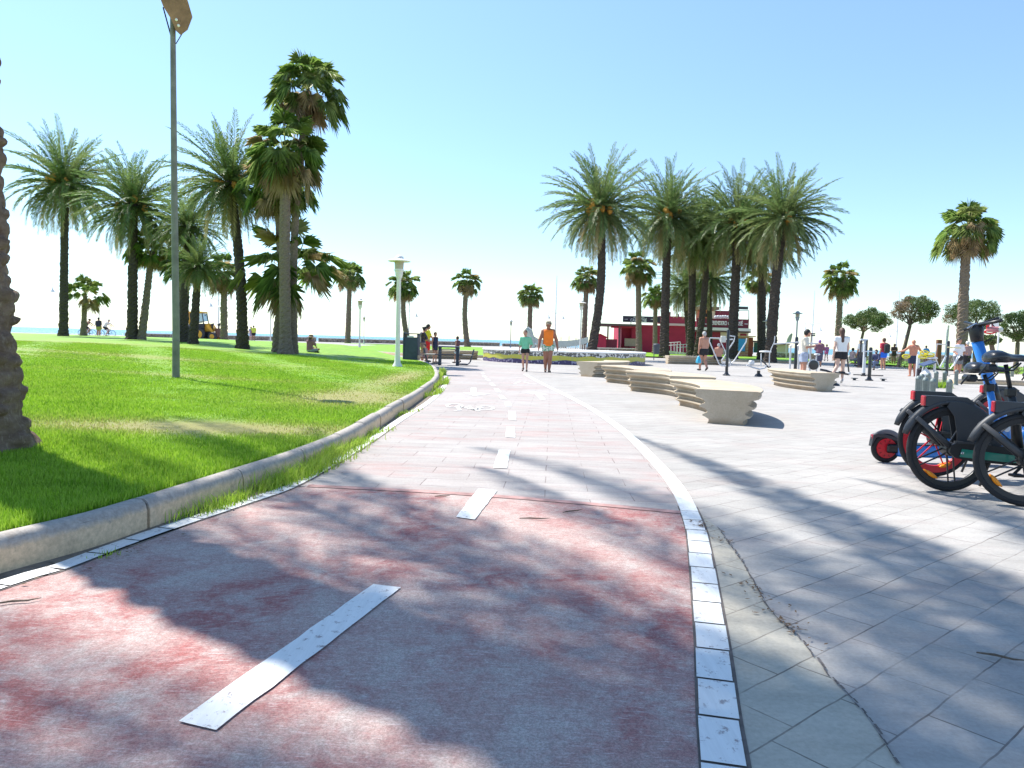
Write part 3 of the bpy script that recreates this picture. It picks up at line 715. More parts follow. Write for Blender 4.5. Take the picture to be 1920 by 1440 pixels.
# ---------------------------------------------------------------- palms
M_DATE = m_leaf('date palm leaf', (0.06, 0.135, 0.04), (0.19, 0.28, 0.09), (0.44, 0.37, 0.18), .45, .38)
M_FAN = m_leaf('fan palm leaf', (0.10, 0.22, 0.04), (0.32, 0.46, 0.11), (0.58, 0.43, 0.26), .5, .38)
M_TD = m_trunk('date palm bark', (0.045, 0.038, 0.034), (0.105, 0.085, 0.07), (0.26, 0.22, 0.18))
M_TF = m_trunk('fan palm bark', (0.15, 0.115, 0.085), (0.27, 0.21, 0.16), (0.38, 0.32, 0.26))
M_FRUIT = mat('date clusters', (0.62, 0.30, 0.05), .7, var=.4, scale=14)
def frond_mesh(nf, L, seed, e_lo=-55, e_hi=82, leaf=.46, nl=42, lw=.026, dead=.12, droop=1.15, azs=None, hang=0):
    rg = np.random.default_rng(seed); Vs = []; Fs = []; As = []; off = 0
    for i in range(nf):
        u = i / nf; az = i * 2.39996 + rg.uniform(-.25, .25)
        if azs is not None: az = azs[i % len(azs)]
        e = R(e_hi) + (R(e_lo) - R(e_hi)) * (u ** .85) + rg.uniform(-.12, .12)
        l = L * rg.uniform(.82, 1.06) * (1.0 if e > -.3 else .85); S = nl
        t = np.linspace(0, 1, S + 1); dr = droop * rg.uniform(.65, 1.2) * (1.0 - .35 * math.sin(max(e, 0)))
        el = e - dr * t ** 1.6; el = np.maximum(el, -1.45)
        ds = l / S; hx = np.concatenate([[0], np.cumsum(np.cos(el[:-1]) * ds)]) + .12; hz = np.concatenate([[0], np.cumsum(np.sin(el[:-1]) * ds)])
        tw = rg.uniform(-.35, .35); a2 = az + tw * t ** 2 * .5
        H = np.stack([np.cos(a2), np.sin(a2), 0 * t], 1); pos = H * hx[:, None]; pos[:, 2] = hz
        fwd = H * np.cos(el)[:, None]; fwd[:, 2] = np.sin(el)
        side = np.stack([-np.sin(a2), np.cos(a2), 0 * t], 1); nrm = np.cross(fwd, side); nrm *= np.where(nrm[:, 2:3] < 0, -1, 1)
        roll = rg.uniform(-.5, .5); side, nrm = side * math.cos(roll) + nrm * math.sin(roll), nrm * math.cos(roll) - side * math.sin(roll)
        age = rg.uniform(0, .18) + (.75 if (u > 1 - dead) else 0) + max(0, (u - .45)) * .35
        # rachis
        r = .030 * (1 - t * .85) * L / 4
        ra = np.concatenate([pos + nrm * r[:, None], pos - nrm * r[:, None] * .6 + side * r[:, None], pos - nrm * r[:, None] * .6 - side * r[:, None]])
        n = S + 1; k = np.arange(S)
        for a_, b_ in ((0, 1), (1, 2), (2, 0)):
            q = np.stack([a_ * n + k, b_ * n + k, b_ * n + k + 1], 1); q2 = np.stack([a_ * n + k, b_ * n + k + 1, a_ * n + k + 1], 1); Fs.append(q + off); Fs.append(q2 + off)
        Vs.append(ra); As.append(np.full(len(ra), min(1, age + .25))); off += len(ra)
        for sg in (-1, 1):
            tt = np.linspace(.10, .985, S) + rg.uniform(-.006, .006, S); p = np.stack([np.interp(tt, t, pos[:, c]) for c in range(3)], 1)
            f = np.stack([np.interp(tt, t, fwd[:, c]) for c in range(3)], 1); s_ = np.stack([np.interp(tt, t, side[:, c]) for c in range(3)], 1); nn = np.stack([np.interp(tt, t, nrm[:, c]) for c in range(3)], 1)
            ll = leaf * L / 4 * (np.sin(PI * (.16 + .80 * tt)) ** .6) * rg.uniform(.8, 1.12, S)
            dirn = f * (.62 + .3 * tt)[:, None] + s_ * sg * rg.uniform(.5, .8, S)[:, None] + nn * rg.uniform(.05, .45, S)[:, None]
            dirn /= np.linalg.norm(dirn, axis=1)[:, None]
            tip = p + dirn * ll[:, None]; tip[:, 2] -= ll * rg.uniform(.05, .28, S); mid_ = p + dirn * ll[:, None] * .5
            wv = f * (lw * L / 4)
            vv = np.stack([p, mid_ - wv, tip, mid_ + wv], 1).reshape(-1, 3); kk = np.arange(S)[:, None] * 4
            Fs.append(kk + np.array([[0, 1, 2]]) + off); Fs.append(kk + np.array([[0, 2, 3]]) + off); Vs.append(vv); As.append(np.full(len(vv), age)); off += len(vv)
    return np.concatenate(Vs), np.concatenate(Fs), np.clip(np.concatenate(As), 0, 1)
def fan_mesh(nf, Rf, seed, skirt=10, pet=1.0, e_lo=-50, nseg=20, dead=.2):
    rg = np.random.default_rng(seed); Vs = []; Fs = []; As = []; off = 0
    for i in range(nf + skirt):
        sk = i >= nf; u = i / nf; az = i * 2.39996 + rg.uniform(-.3, .3)
        e = R(80) + (R(e_lo) - R(80)) * u ** .9 if not sk else R(rg.uniform(-85, -58)); e += rg.uniform(-.32, .32)
        pl_ = pet * Rf * rg.uniform(.6, 1.3) * (1 if not sk else .45); age = (rg.uniform(0, .25) + (.8 if u > 1 - dead or rg.random() < .07 else 0)) if not sk else rg.uniform(.85, 1)
        H = np.array([math.cos(az), math.sin(az), 0]); S = np.array([-math.sin(az), math.cos(az), 0])
        e2 = e - .35 * (1 - abs(math.sin(e))); hub = H * (math.cos(e) * pl_ + .1) + np.array([0, 0, math.sin(e) * pl_])
        f = H * math.cos(e2) + np.array([0, 0, math.sin(e2)]); nn = np.cross(f, S)
        if nn[2] < 0: nn = -nn
        f = f * .8 - nn * .25; f /= np.linalg.norm(f); nn = np.cross(f, S); nn = nn if nn[2] > 0 else -nn
        w_ = .02 * Rf
        vs = np.array([[0, 0, 0.] - S * w_, [0, 0, 0.] + S * w_, hub + S * w_, hub - S * w_]); Vs.append(vs); Fs.append(np.array([[0, 1, 2], [0, 2, 3]]) + off); As.append(np.full(4, min(1, age + .3))); off += 4
        an = np.linspace(-1.75, 1.75, nseg) * (1 if not sk else .45); r = Rf * rg.uniform(.85, 1.1) * (.75 + .25 * np.cos(an)) * rg.uniform(.85, 1.05, nseg)
        dr = f[None] * np.cos(an)[:, None] + S[None] * np.sin(an)[:, None]
        rd = -f[None] * np.sin(an)[:, None] + S[None] * np.cos(an)[:, None]
        hw = r * math.tan(3.5 / nseg * .5) * (.62 if not sk else .5) * (.58 if skirt > 6 else .30)
        h0 = np.repeat(hub[None], nseg, 0); m0 = h0 + dr * (r * (.5 if skirt > 6 else .45))[:, None] + nn[None] * (np.abs(an) * .10 * Rf)[:, None]
        zig = (np.arange(nseg) % 2 * 2 - 1) * .03 * Rf; m0 = m0 + nn[None] * zig[:, None]
        ml = m0 - rd * hw[:, None]; mr = m0 + rd * hw[:, None]
        tip = m0 + dr * (r * (.55 if skirt > 6 else .6))[:, None] * .8; tip[:, 2] -= r * rg.uniform(.12, .55, nseg)
        vs = np.stack([h0, ml, tip, mr], 1).reshape(-1, 3); kk = np.arange(nseg)[:, None] * 4
        Fs.append(kk + np.array([[0, 1, 2]]) + off); Fs.append(kk + np.array([[0, 2, 3]]) + off)
        Vs.append(vs); As.append(np.full(len(vs), age)); off += len(vs)
    return np.concatenate(Vs), np.concatenate(Fs), np.clip(np.concatenate(As), 0, 1)
CROWN = {}
def crown_me(kind):
    if kind not in CROWN:
        if kind[0] == 'd':
            k = int(kind[1]); v_, f_, a_ = frond_mesh(116, 4.6, 20 + k, e_lo=-62, e_hi=86, nl=44, lw=.032, leaf=.50, droop=.95)
            CROWN[kind] = mesh_np('date_crown', v_, f_, M_DATE, {'age': a_})
        elif kind[0] == 'f':
            k = int(kind[1]); v_, f_, a_ = fan_mesh(46, 1.0, 40 + k, skirt=14, nseg=32, pet=1.15, e_lo=-68, dead=.18)
            CROWN[kind] = mesh_np('fan_crown', v_, f_, M_FAN, {'age': a_})
        elif kind[0] == 'y':
            k = int(kind[1]); v_, f_, a_ = fan_mesh(26, 1.0, 60 + k, skirt=5, pet=1.2, e_lo=-35, nseg=34, dead=.12)
            CROWN[kind] = mesh_np('fan_crown', v_, f_, M_FAN, {'age': a_})
    return CROWN[kind]
def bark_mesh(path, r0, r1, seed, rough=.10, flare=1.35, n=12, ring=.22):
    # tapered trunk with rings of old leaf bases standing out
    path = [Vector(p) for p in path]; L = sum((b_ - a).length for a, b_ in zip(path, path[1:])); m = max(10, int(L / ring) * 2)
    rg = random.Random(seed); cum = [0]
    for a, b_ in zip(path, path[1:]): cum.append(cum[-1] + (b_ - a).length)
    mb = MB(); pts = []; vs = []; fs = []
    for i in range(m + 1):
        s = L * i / m; k = max(j for j in range(len(cum) - 1) if cum[j] <= s + 1e-9); f = (s - cum[k]) / max(1e-9, cum[k + 1] - cum[k]); p = path[k].lerp(path[k + 1], min(1, f))
        t = i / m; r = (r0 + (r1 - r0) * t) * (1 + (flare - 1) * math.exp(-t * L / .45)); 
        for j in range(n):
            a = 2 * PI * (j + (i % 2) * .5) / n; rr = r * (1 + rough * 1.3 * ((1 if (i + j) % 2 else -.35) + rg.uniform(-.8, .8)))
            vs.append(p + Vector((math.cos(a) * rr, math.sin(a) * rr, rg.uniform(-.02, .02))))
    for i in range(m):
        for j in range(n):
            q = (j + 1) % n; fs.append((i * n + j, i * n + q, (i + 1) * n + q, (i + 1) * n + j))
    fs.append(tuple(range(m * n, (m + 1) * n))); return mb.add(vs, fs)
def bez(a, b_, bow, n=12):
    # lean the trunk, with a little bow sideways
    out = []
    for i in range(n + 1):
        t = i / n; p = a.lerp(b_, t); p = p + Vector((bow * math.sin(PI * t), 0, 0)); out.append(p)
    return out
PALMN = 0
def palm(kind, base_px, d_, z_, crown_px, crown_d, cr, r0, r1, label, bow=0.0, group=None, bough=None, fruit=0, rough=.10, flare=1.35):
    global PALMN; PALMN += 1
    if z_ is None: q_ = AT(base_px, d_, .45); z_ = lz(q_.x, q_.y) - .02
    b_ = AT(base_px, d_, z_); c_ = P(crown_px[0], crown_px[1], crown_d or d_)
    date = kind[0] == 'd'
    th = thing('date_palm' if date else 'fan_palm', label, 'palm tree', b_, 0, group or ('date palms' if date else 'fan palms'))
    path = bez(Vector((0, 0, -.05)), c_ - b_ - Vector((0, 0, .1 * cr)), bow)
    bark_mesh(path, r0, r1, PALMN, rough, flare).build('trunk', M_TD if date else M_TF, th)
    o = bpy.data.objects.new('crown', crown_me(kind)); COL.objects.link(o); o.parent = th; o.location = c_ - b_; o.rotation_euler = (0, 0, PALMN * 1.7); o.scale = (cr,) * 3
    if date:
        MB().lathe([(r1 * 1.05, -.9 * cr), (r1 * 1.7, -.45 * cr), (r1 * 1.9, -.1 * cr), (r1 * 1.1, .25 * cr)], 12, c=c_ - b_).build('crownshaft', M_TD, th)
        if fruit:
            rg = random.Random(PALMN)
            for i in range(fruit):
                a = rg.uniform(-2.9, -.2); q = Vector((math.cos(a), math.sin(a), 0)) * rg.uniform(.75, 1.05) * cr + Vector((0, 0, rg.uniform(-.35, .35) * cr))
                mb = MB(); mb.ell(q, (.20 * cr, .20 * cr, .28 * cr), 14, 9)
                mb.v = [tuple(q + (Vector(v_) - q) * rg.uniform(.72, 1.2)) for v_ in mb.v]
                mb.build('fruit_cluster', M_FRUIT, th, loc=c_ - b_)
    return th
# left-hand date palms on the lawn
palm('d0', 119, 51, None, (122, 345), 51, .96, .26, .21, 'tall date palm nearest the chunky trunk at the far left of the lawn', fruit=4)
palm('d1', 248, 42, None, (250, 385), 42, .78, .26, .2, 'date palm on the lawn just left of the tall lamp post', fruit=3)
palm('d2', 455, 34, None, (432, 345), 34, .70, .23, .17, 'slender date palm on the lawn between the excavator and the twin fan palms', bow=.15, fruit=4)
palm('d1', 343, 39, None, (352, 425), 39, .52, .22, .18, 'date palm half hidden behind the tall lamp post')
palm('d2', 361.5, 36.5, None, (372, 500), 36.5, .38, .20, .15, 'short date palm standing in front of the yellow excavator')
# twin washingtonias
palm('f0', 536, 31, None, (536, 292), 31, .95, .235, .20, 'fan palm with bushy crown and grey skirt, nearer of the twin trunks', bow=-.05, rough=.05, flare=1.6)
palm('f1', 551, 32, None, (578, 168), 32, .90, .16, .14, 'tallest fan palm, its ragged crown above all the others', bow=-.25, rough=.05)
palm('y0', 519, 33, None, (545, 515), 33, 1.25, .17, .14, 'low fan palm with large open green leaves behind the twin trunks', bow=-.2, rough=.08)
palm('f2', 536, 31.6, None, (520, 350), 32.4, .82, .15, .15, 'bushy green fan palm crown on the left side of the twin trunks', rough=.05)
# small fan palms, left
palm('y1', 156, 57, None, (160, 552), 57, .86, .20, .14, 'short fan palm with five upright leaves beside the cyclists')
palm('f2', 265, 42, None, (285, 468), 43, .72, .20, .15, 'leaning fan palm just right of the second date palm')
palm('f0', 420, 58, .1, (420, 515), 58, .88, .26, .2, 'fan palm with a brown skirt right of the excavator')
palm('f1', 337, 40, None, (343, 500), 40, .55, .22, .16, 'brown skirted fan palm trunk right behind the tall lamp post')
# row of small fan palms by the sea wall
palm('f1', 652, 100, .0, (656, 517), 100, 1.15, .36, .28, 'fan palm by the sea wall, left of the two thin white lamps', rough=.07)
palm('f2', 767, 98, .0, (757, 537), 98, 1.15, .34, .28, 'fan palm by the sea wall right behind the large white lamp', bow=-.35)
palm('f0', 877, 98, .0, (876, 530), 98, .98, .36, .28, 'straight slim fan palm alone in the middle of the sea view', bow=-.35)
palm('f1', 992, 98, .0, (995, 553), 98, .92, .34, .28, 'small fan palm behind the girl in the green shirt')
palm('f2', 1094, 92, .0, (1100, 525), 92, .95, .34, .28, 'fan palm behind the leaning date palm, left of the red building')
palm('f0', 1198, 72, .1, (1197, 505), 72, .95, .30, .24, 'fan palm in front of the red building, left of the litter bin palm', rough=.08)
palm('f1', 1228, 78, .1, (1229, 556), 78, .72, .26, .2, 'small yellowish fan palm in front of the red wall above the litter bin', rough=.08)
palm('f2', 1424, 80, .1, (1423, 527), 80, .85, .24, .2, 'fan palm behind the right pair of date palms', rough=.08)
palm('f0', 1569, 70, .0, (1577, 527), 70, .95, .30, .22, 'fan palm right of the date palm clump, behind the woman on the stepper')
palm('f1', 1802, 44, .1, (1814, 432), 44, .98, .30, .22, 'tall fan palm on the right above the blue scooter handle', bow=-.05, rough=.08)
# right clump of date palms
palm('d0', 1108, 50, .3, (1126, 392), 50, .98, .30, .24, 'leaning date palm at the left of the right-hand clump, beside the mosaic basin', bow=.35, fruit=7)
palm('d1', 1245, 60, .1, (1252, 405), 60, 1.08, .36, .29, 'date palm in front of the red wall beside the litter bin', fruit=5)
palm('d2', 1295, 64, .1, (1300, 445), 64, 1.0, .32, .28, 'date palm in the middle of the clump, left of two close trunks')
palm('d0', 1306, 63, .1, (1326, 440), 63, .95, .28, .24, 'date palm in the middle of the clump, right of two close trunks', bow=.2)
palm('d2', 1372, 57, .1, (1384, 420), 57, 1.04, .38, .28, 'date palm with golden fruit right of the large restaurant sign', fruit=7)
palm('d1', 1428, 58, .1, (1430, 455), 58, .95, .30, .25, 'left one of the pair of date palms beside the grey lamp', fruit=4)
palm('d0', 1444, 52, .1, (1468, 410), 52, .95, .36, .28, 'rightmost date palm of the clump, with the widest crown', bow=-.1, fruit=3)
palm('d2', 1293, 80, .1, (1285, 540), 80, .85, .30, .25, 'short pale date palm behind the clump, fronds low above the red wall')
palm('d1', 1331, 78, .1, (1330, 525), 78, .90, .28, .24, 'thin grey date palm in front of the restaurant sign, low spreading fronds')

# the near palm at the left edge, its crown above the frame
BX = G(-66, 835, .2)
np_ = thing('date_palm', 'huge near palm trunk at the left edge with chunky old leaf bases', 'palm tree', (BX.x, BX.y, .16), 0)
def chunky(r0, r1, H_, lean, seed=2):
    rg = random.Random(seed); nz_, na = 230, 110; vs = []; fs = []
    scars = []
    rows = int(H_ / .125)
    for i in range(rows):
        for j in range(11):
            zc = (i + .5) * .125 + rg.uniform(-.025, .025); ac = (j + .5 * (i % 2) + rg.uniform(-.16, .16)) / 9 * 2 * PI + i * .13
            scars.append((zc + rg.uniform(-.03, .03), ac % (2 * PI), rg.choice([.015, .025, .035, .05]), rg.uniform(.055, .11), rg.uniform(.06, .13)))
    Z = np.linspace(-.1, H_, nz_ * 3)[:, None] * np.ones((1, na)); Aa = np.linspace(0, 2 * PI, na, endpoint=False)[None] * np.ones((nz_ * 3, 1))
    rr = r0 + (r1 - r0) * np.clip(Z / H_, 0, 1) ** .6; D = np.zeros_like(Z)
    for zc, ac, amp, wz, wa in scars:
        rw = r0 * (1 - .2 * zc / H_); dz = (Z - zc) / (wz * .62); da = ((Aa - ac + PI) % (2 * PI) - PI) * rw / (wa * .95)
        q = (np.abs(dz) ** 2.2 + np.abs(da) ** 2.2); up_ = np.clip(1 + dz * .25, .1, 1.3)
        D = np.maximum(D, amp * np.clip(1 - q, 0, 1) ** .45 * up_)
    D += .02 * np.sin(Z * 11 + 2 * np.sin(Aa * 3)) + .008 * np.sin(Aa * 23 + Z * 9) * np.sin(Z * 31 + Aa * 7)
    rr = rr + D
    # root swelling
    rr = rr + .10 * np.exp(-np.clip(Z, 0, 9) / .25)
    LX = -.22 * np.sin(PI * Z / H_); LY = lean[1] * Z
    X = np.cos(Aa) * rr + LX; Y = np.sin(Aa) * rr + LY
    Vv = np.stack([X, Y, Z], -1).reshape(-1, 3); n0 = nz_ * 3; ii = np.arange(n0 * na).reshape(n0, na); jj = np.roll(ii, -1, 1)
    F_ = np.stack([ii[:-1], jj[:-1], jj[1:], ii[1:]], -1).reshape(-1, 4)
    return Vv, F_
H0 = 10.8
Vv, F_ = chunky(.36, .27, H0, (-.105, .02))
me = mesh_np('trunk', Vv, F_, m_trunk('old palm bark', (0.13, 0.085, 0.06), (0.26, 0.19, 0.14), (0.42, 0.34, 0.26), 4)); me.polygons.foreach_set('use_smooth', [True] * len(me.polygons))
o = bpy.data.objects.new('trunk', me); COL.objects.link(o); o.parent = np_
v_, f_, a_ = frond_mesh(80, 7.4, 77, e_lo=-32, e_hi=78, nl=120, lw=.012, leaf=.27, dead=.05, droop=.8)
me = mesh_np('crown', v_, f_, M_DATE, {'age': a_}); o = bpy.data.objects.new('crown', me); COL.objects.link(o); o.parent = np_; o.location = (0, .02 * H0, H0 + .1)

# ---------------------------------------------------------------- broadleaf trees on the right
M_BL = m_leaf('tamarisk leaf', (0.05, 0.10, 0.03), (0.17, 0.25, 0.07), (0.34, 0.24, 0.16), .35, .5)
def leafcloud(cl, nleaf, size, seed):
    rg = np.random.default_rng(seed); Vs = []; As = []
    for (c_, r, age) in cl:
        n = int(nleaf * r[0] * r[0]); q = rg.normal(0, 1, (n, 3)); q /= np.linalg.norm(q, axis=1)[:, None]; q *= (rg.uniform(.35, 1, (n, 1)) ** .45)
        p = np.array(c_) + q * np.array(r) * (1 + .18 * rg.normal(0, 1, (n, 1)))
        u = rg.normal(0, 1, (n, 3)); u /= np.linalg.norm(u, axis=1)[:, None]; w_ = np.cross(u, rg.normal(0, 1, (n, 3))); w_ /= np.linalg.norm(w_, axis=1)[:, None]
        s = size * rg.uniform(.6, 1.4, (n, 1)); vs = np.stack([p - u * s, p + w_ * s * .45, p + u * s, p - w_ * s * .45], 1); Vs.append(vs.reshape(-1, 3)); As.append(np.repeat(np.clip(age + rg.uniform(-.15, .15, n), 0, 1), 4))
    V_ = np.concatenate(Vs); return V_, np.arange(len(V_)).reshape(-1, 4), np.concatenate(As)
M_TB = m_trunk('grey brown bark', (0.12, 0.09, 0.07), (0.22, 0.17, 0.13), (0.3, 0.25, 0.2))
def tree(base_px, d_, z_, crown, label, seed, fork=.45, brown=None):
    # crown: (px centre, py centre, half width px, half height px)
    b_ = AT(base_px, d_, z_); s = d_ / F_PX; cx, cy, hw, hh = crown; c_ = P(cx, cy, d_) - b_; RW, RH = hw * s, hh * s
    th = thing('leafy_tree', label, 'tree', b_, 0, 'wind-shaped trees on the right'); rg = random.Random(seed); mb = MB()
    fk = Vector((c_.x * .6, 0, max(.5, (c_.z - RH * .75)))); mb.tube([(0, 0, -.05), fk * .5 + Vector((.05, 0, 0)), fk], [.16, .12, .11], 8); cl = []
    NC = 36
    for i in range(NC):
        zz = 1 - 2 * (i + .5) / NC; a = i * 2.39996; rr = math.sqrt(max(0, 1 - zz * zz)) * rg.uniform(.55, .92)
        q = Vector((math.cos(a) * rr * RW * .98, math.sin(a) * rr * RW * .8, zz * RH * (.72 if zz > 0 else .58) * rg.uniform(.7, 1.05))) + c_
        if zz < -.3 and rg.random() < .35: continue
        r = RW * rg.uniform(.10, .29); age = rg.uniform(0, .12) + (.2 if q.z < c_.z else 0)
        if brown and brown(q, c_, RW): age = rg.uniform(.55, .9)
        cl.append((q, (r, r, r * .75), age))
        if i % 3 == 0:
            m1 = fk.lerp(q, .5) + Vector((rg.uniform(-.15, .15), rg.uniform(-.15, .15), rg.uniform(-.15, .2))); m0 = fk.lerp(m1, .5) + Vector((rg.uniform(-.08, .08), 0, .08)); mb.tube([fk, m0, m1, q], [.07, .055, .035, .012], 5)
    mb.build('trunk', M_TB, th)
    v_, f_, a_ = leafcloud(cl, 5000 / (RW * RW) * 1.6, .05 * (d_ / 45), seed); me = mesh_np('crown', v_, f_, M_BL, {'age': a_}); o = bpy.data.objects.new('crown', me); COL.objects.link(o); o.parent = th
    return th
tree(1603, 62, 0, (1628, 603, 44, 27), 'round-topped dark green tree left of the man with the backpack', 1)
tree(1684, 50, 0, (1720, 583, 45, 36), 'open tree with a leaning bare trunk and rusty left side, behind the shirtless man', 2, brown=lambda q, c_, w_: q.x < c_.x - .35 * w_)
tree(1828, 47, 0, (1822, 594, 52, 42), 'broad bushy tree standing behind the tall fan palm', 3, brown=lambda q, c_, w_: q.z < c_.z - .1 and q.x < c_.x)
tree(1902, 44, 0, (1912, 612, 40, 40), 'green tree cut off by the right edge', 4)
tree(1866, 38, 0, (1852, 638, 24, 9), 'small low yellow-green tree under the red and white backboard', 5)
# hedges and shrubs
def shrub(px0, px1, d_, h_, label, seed, z_=.05, age=0.0):
    a, b_ = AT(px0, d_, z_), AT(px1, d_, z_); th_l = (b_ - a).length; rg = random.Random(seed); cl = []
    n = max(2, int(th_l / (h_ * .55)))
    for i in range(n):
        cl.append((Vector((th_l * (i + .5) / n + rg.uniform(-.1, .1), rg.uniform(-.2, .2), h_ * rg.uniform(.35, .55))), (h_ * .55, h_ * .5, h_ * rg.uniform(.4, .55)), rg.uniform(0, .1) + age))
    v_, f_, a_ = leafcloud(cl, 420 / (h_ * h_), .05 * d_ / 45, seed); me = mesh_np('shrub', v_, f_, M_BL, {'age': a_}); o = bpy.data.objects.new('shrub', me); COL.objects.link(o); o.location = a
    tag(o, label, 'shrub', 'low shrubs on the right'); return o
shrub(1590, 1640, 60, .75, 'low green shrub behind the woman on the stepper', 1)
shrub(1655, 1690, 58, .7, 'low green shrub behind the man in blue shorts', 2)
shrub(1694, 1760, 44, .6, 'low olive shrub behind the yellow hand wheels', 3)
shrub(1762, 1800, 42, .75, 'green shrub behind the black post with silver bars', 4)
shrub(1806, 1852, 40, .95, 'green shrub right of the man in the white shirt', 5)
shrub(1880, 1925, 34, .4, 'low pale shrub on the kerbed island behind the saddles', 7, z_=.16, age=.3)

# ---------------------------------------------------------------- lamps
M_LWH = mat('cream lamp paint', (0.74, 0.72, 0.68), .45, var=.06); M_LGL = mat('lamp glass', (0.45, 0.40, 0.28), .3, var=.1)
M_LGR = mat('grey lamp paint', (0.33, 0.36, 0.40), .45, var=.06)
def mushroom(px, d_, top_y, label, z_=0.0, m=None, rdisk=.36, rp=.055):
    m = m or M_LWH; b_ = AT(px, d_, z_); lo = P(px, top_y, d_).z - z_; hh = lo
    th = thing('street_lamp', label, 'lamp', b_, 0, 'mushroom-top lamps')
    MB().lathe([(.17, 0), (.15, .05), (.10, .14), (.085, .3), (rp, .5), (rp * .9, hh - .75), (rp, hh - .72)], 16).build('pole', m, th, smooth='auto')
    MB().lathe([(rp, hh - .74), (.12, hh - .62), (.125, hh - .52), (.15, hh - .50), (.15, hh - .44)], 16).build('collar', m, th, smooth='auto')
    MB().lathe([(.135, hh - .44), (.15, hh - .22), (.12, hh - .17)], 16).build('globe', M_LGL, th, smooth='auto')
    MB().lathe([(rdisk * .98, hh - .205), (rdisk, hh - .19), (rdisk * .9, hh - .165), (.15, hh - .12), (.13, hh - .06), (.06, hh - .01), (.02, hh)], 28).build('lamp_shade', m, th, smooth='auto')
    return th
mushroom(745, 23.3, 478, 'large cream mushroom-top lamp near the end of the lawn kerb', z_=.16, rp=.075)
mushroom(674, 49, 559, 'cream mushroom-top lamp in the second lawn, nearer of two close ones', z_=.1)
mushroom(682, 92, 592, 'small far cream lamp just right of a nearer one')
mushroom(957, 95, 600, 'small thin far lamp left of the girl in the green shirt', m=M_LGR)
mushroom(1087, 54, 563, 'cream lamp behind the mosaic basin, left of the leaning date palm')
mushroom(1491, 54, 583, 'grey mushroom-top lamp behind the man in the beige shirt', m=M_LGR)
mushroom(186, 72, 555, 'cream lamp behind the cyclists', z_=.3)
mushroom(415, 66, 571, 'cream lamp right of the yellow excavator')
mushroom(507, 70, 573, 'cream lamp left of the twin fan palm trunks')
mushroom(1435.5, 56, 598, 'cream lamp pole between the right pair of date palms')
# faint tall twin-arm promenade lights
def twin(px, d_, top_y, arm_y, label, arms=(-1, 1)):
    b_ = AT(px, d_); th = thing('promenade_light', label, 'lamp', b_, 0, 'tall white promenade lights'); hh = P(px, top_y, d_).z; ah = P(px, arm_y, d_).z
    MB().tube([(0, 0, 0), (0, 0, hh * .5), (0, 0, hh)], [.11, .08, .04], 8).build('mast', M_WP, th)
    for s in arms:
        L = 1.0
        MB().tube([(0, 0, ah - .3), (s * L * .4, 0, ah), (s * L, 0, ah + .02)], .035, 6).build('arm', M_WP, th)
        MB().lathe([(.03, 0), (.03, -.5), (.10, -.7), (.30, -1.0), (.28, -1.03), (.05, -1.05)], 12, c=(s * L, 0, ah)).build('lamp_head', M_WP, th)
twin(1040, 104, 517, 584, 'tall thin white mast with two lamps right above the man in orange')
twin(114.5, 90, 480, 532, 'white promenade light beside the far-left date palm trunk', (-1,))
twin(766, 105, 545, 580, 'white promenade light right of the large cream lamp', (1,))
twin(410, 92, 475, 560, 'tall white promenade light with one lamp above the excavator', (-1,))
twin(1521, 100, 545, 606, 'white promenade light behind the man in the beige shirt')
twin(1679, 98, 545, 618, 'white promenade light left of the leaning tree')
# tall old lamp post with boxy hood
TL = AT(330, 13.4, .22); HP = P(324, 40, 13.4) - TL
tl = thing('lamp_post', 'tall dark lamp post on the lawn with a peeling brown hood at its top', 'lamp', TL)
MB().tube([(0, 0, -.05), (0, 0, .9), HP * .5, HP, HP * 1.06], [.066, .064, .056, .046, .03], 14).build('pole', mat('weathered grey green paint', (0.20, 0.20, 0.17), .7, var=.35, scale=3), tl, smooth='auto')
MB().box((.05, -.055, .55), (.05, .02, .30)).build('hatch', mat('weathered grey green paint', (0, 0, 0)), tl)
MB().tube([HP + Vector((-.06, 0, -.12)), HP + Vector((.07, 0, -.14))], .006, 6).build('pin', M_GREY, tl)
hood = MB()
def hoodp(px, py, dy): return P(px, py, 13.4 + dy) - TL
for dy0, dy1 in ((-.17, .17),):
    A_ = [(296, -14), (345, -18), (353, 4), (361, 32), (352, 56), (339, 66), (330, 58), (322, 38), (306, 12)]
    vs = [hoodp(x_, y_, dy0) for x_, y_ in A_] + [hoodp(x_, y_, dy1) for x_, y_ in A_]; n_ = len(A_)
    hood.add(vs, [tuple(range(n_)), tuple(range(2 * n_ - 1, n_ - 1, -1))] + [(i, n_ + i, n_ + (i + 1) % n_, (i + 1) % n_) for i in range(n_)])
hood.build('hood', mat('peeling brown hood', (0.30, 0.17, 0.09), .8, var=.6, scale=2.5), tl)
MB().tube([hoodp(306, 14, .1), hoodp(323, 76, 0)], .012, 6).build('stay', mat('dark steel', (.05, .05, .055), .5, .5, var=0), tl)
MB().tube([hoodp(342, 62, -.1), hoodp(330, 82, 0)], .008, 6).build('stay', MATS['dark steel'], tl)
for q in ((331, 37), (335, 48)): MB().ell(hoodp(*q, -.2), (.025, .02, .025), 10, 6).build('bulb', mat('bulb glass', (.9, .9, .85), .1, var=0), tl)
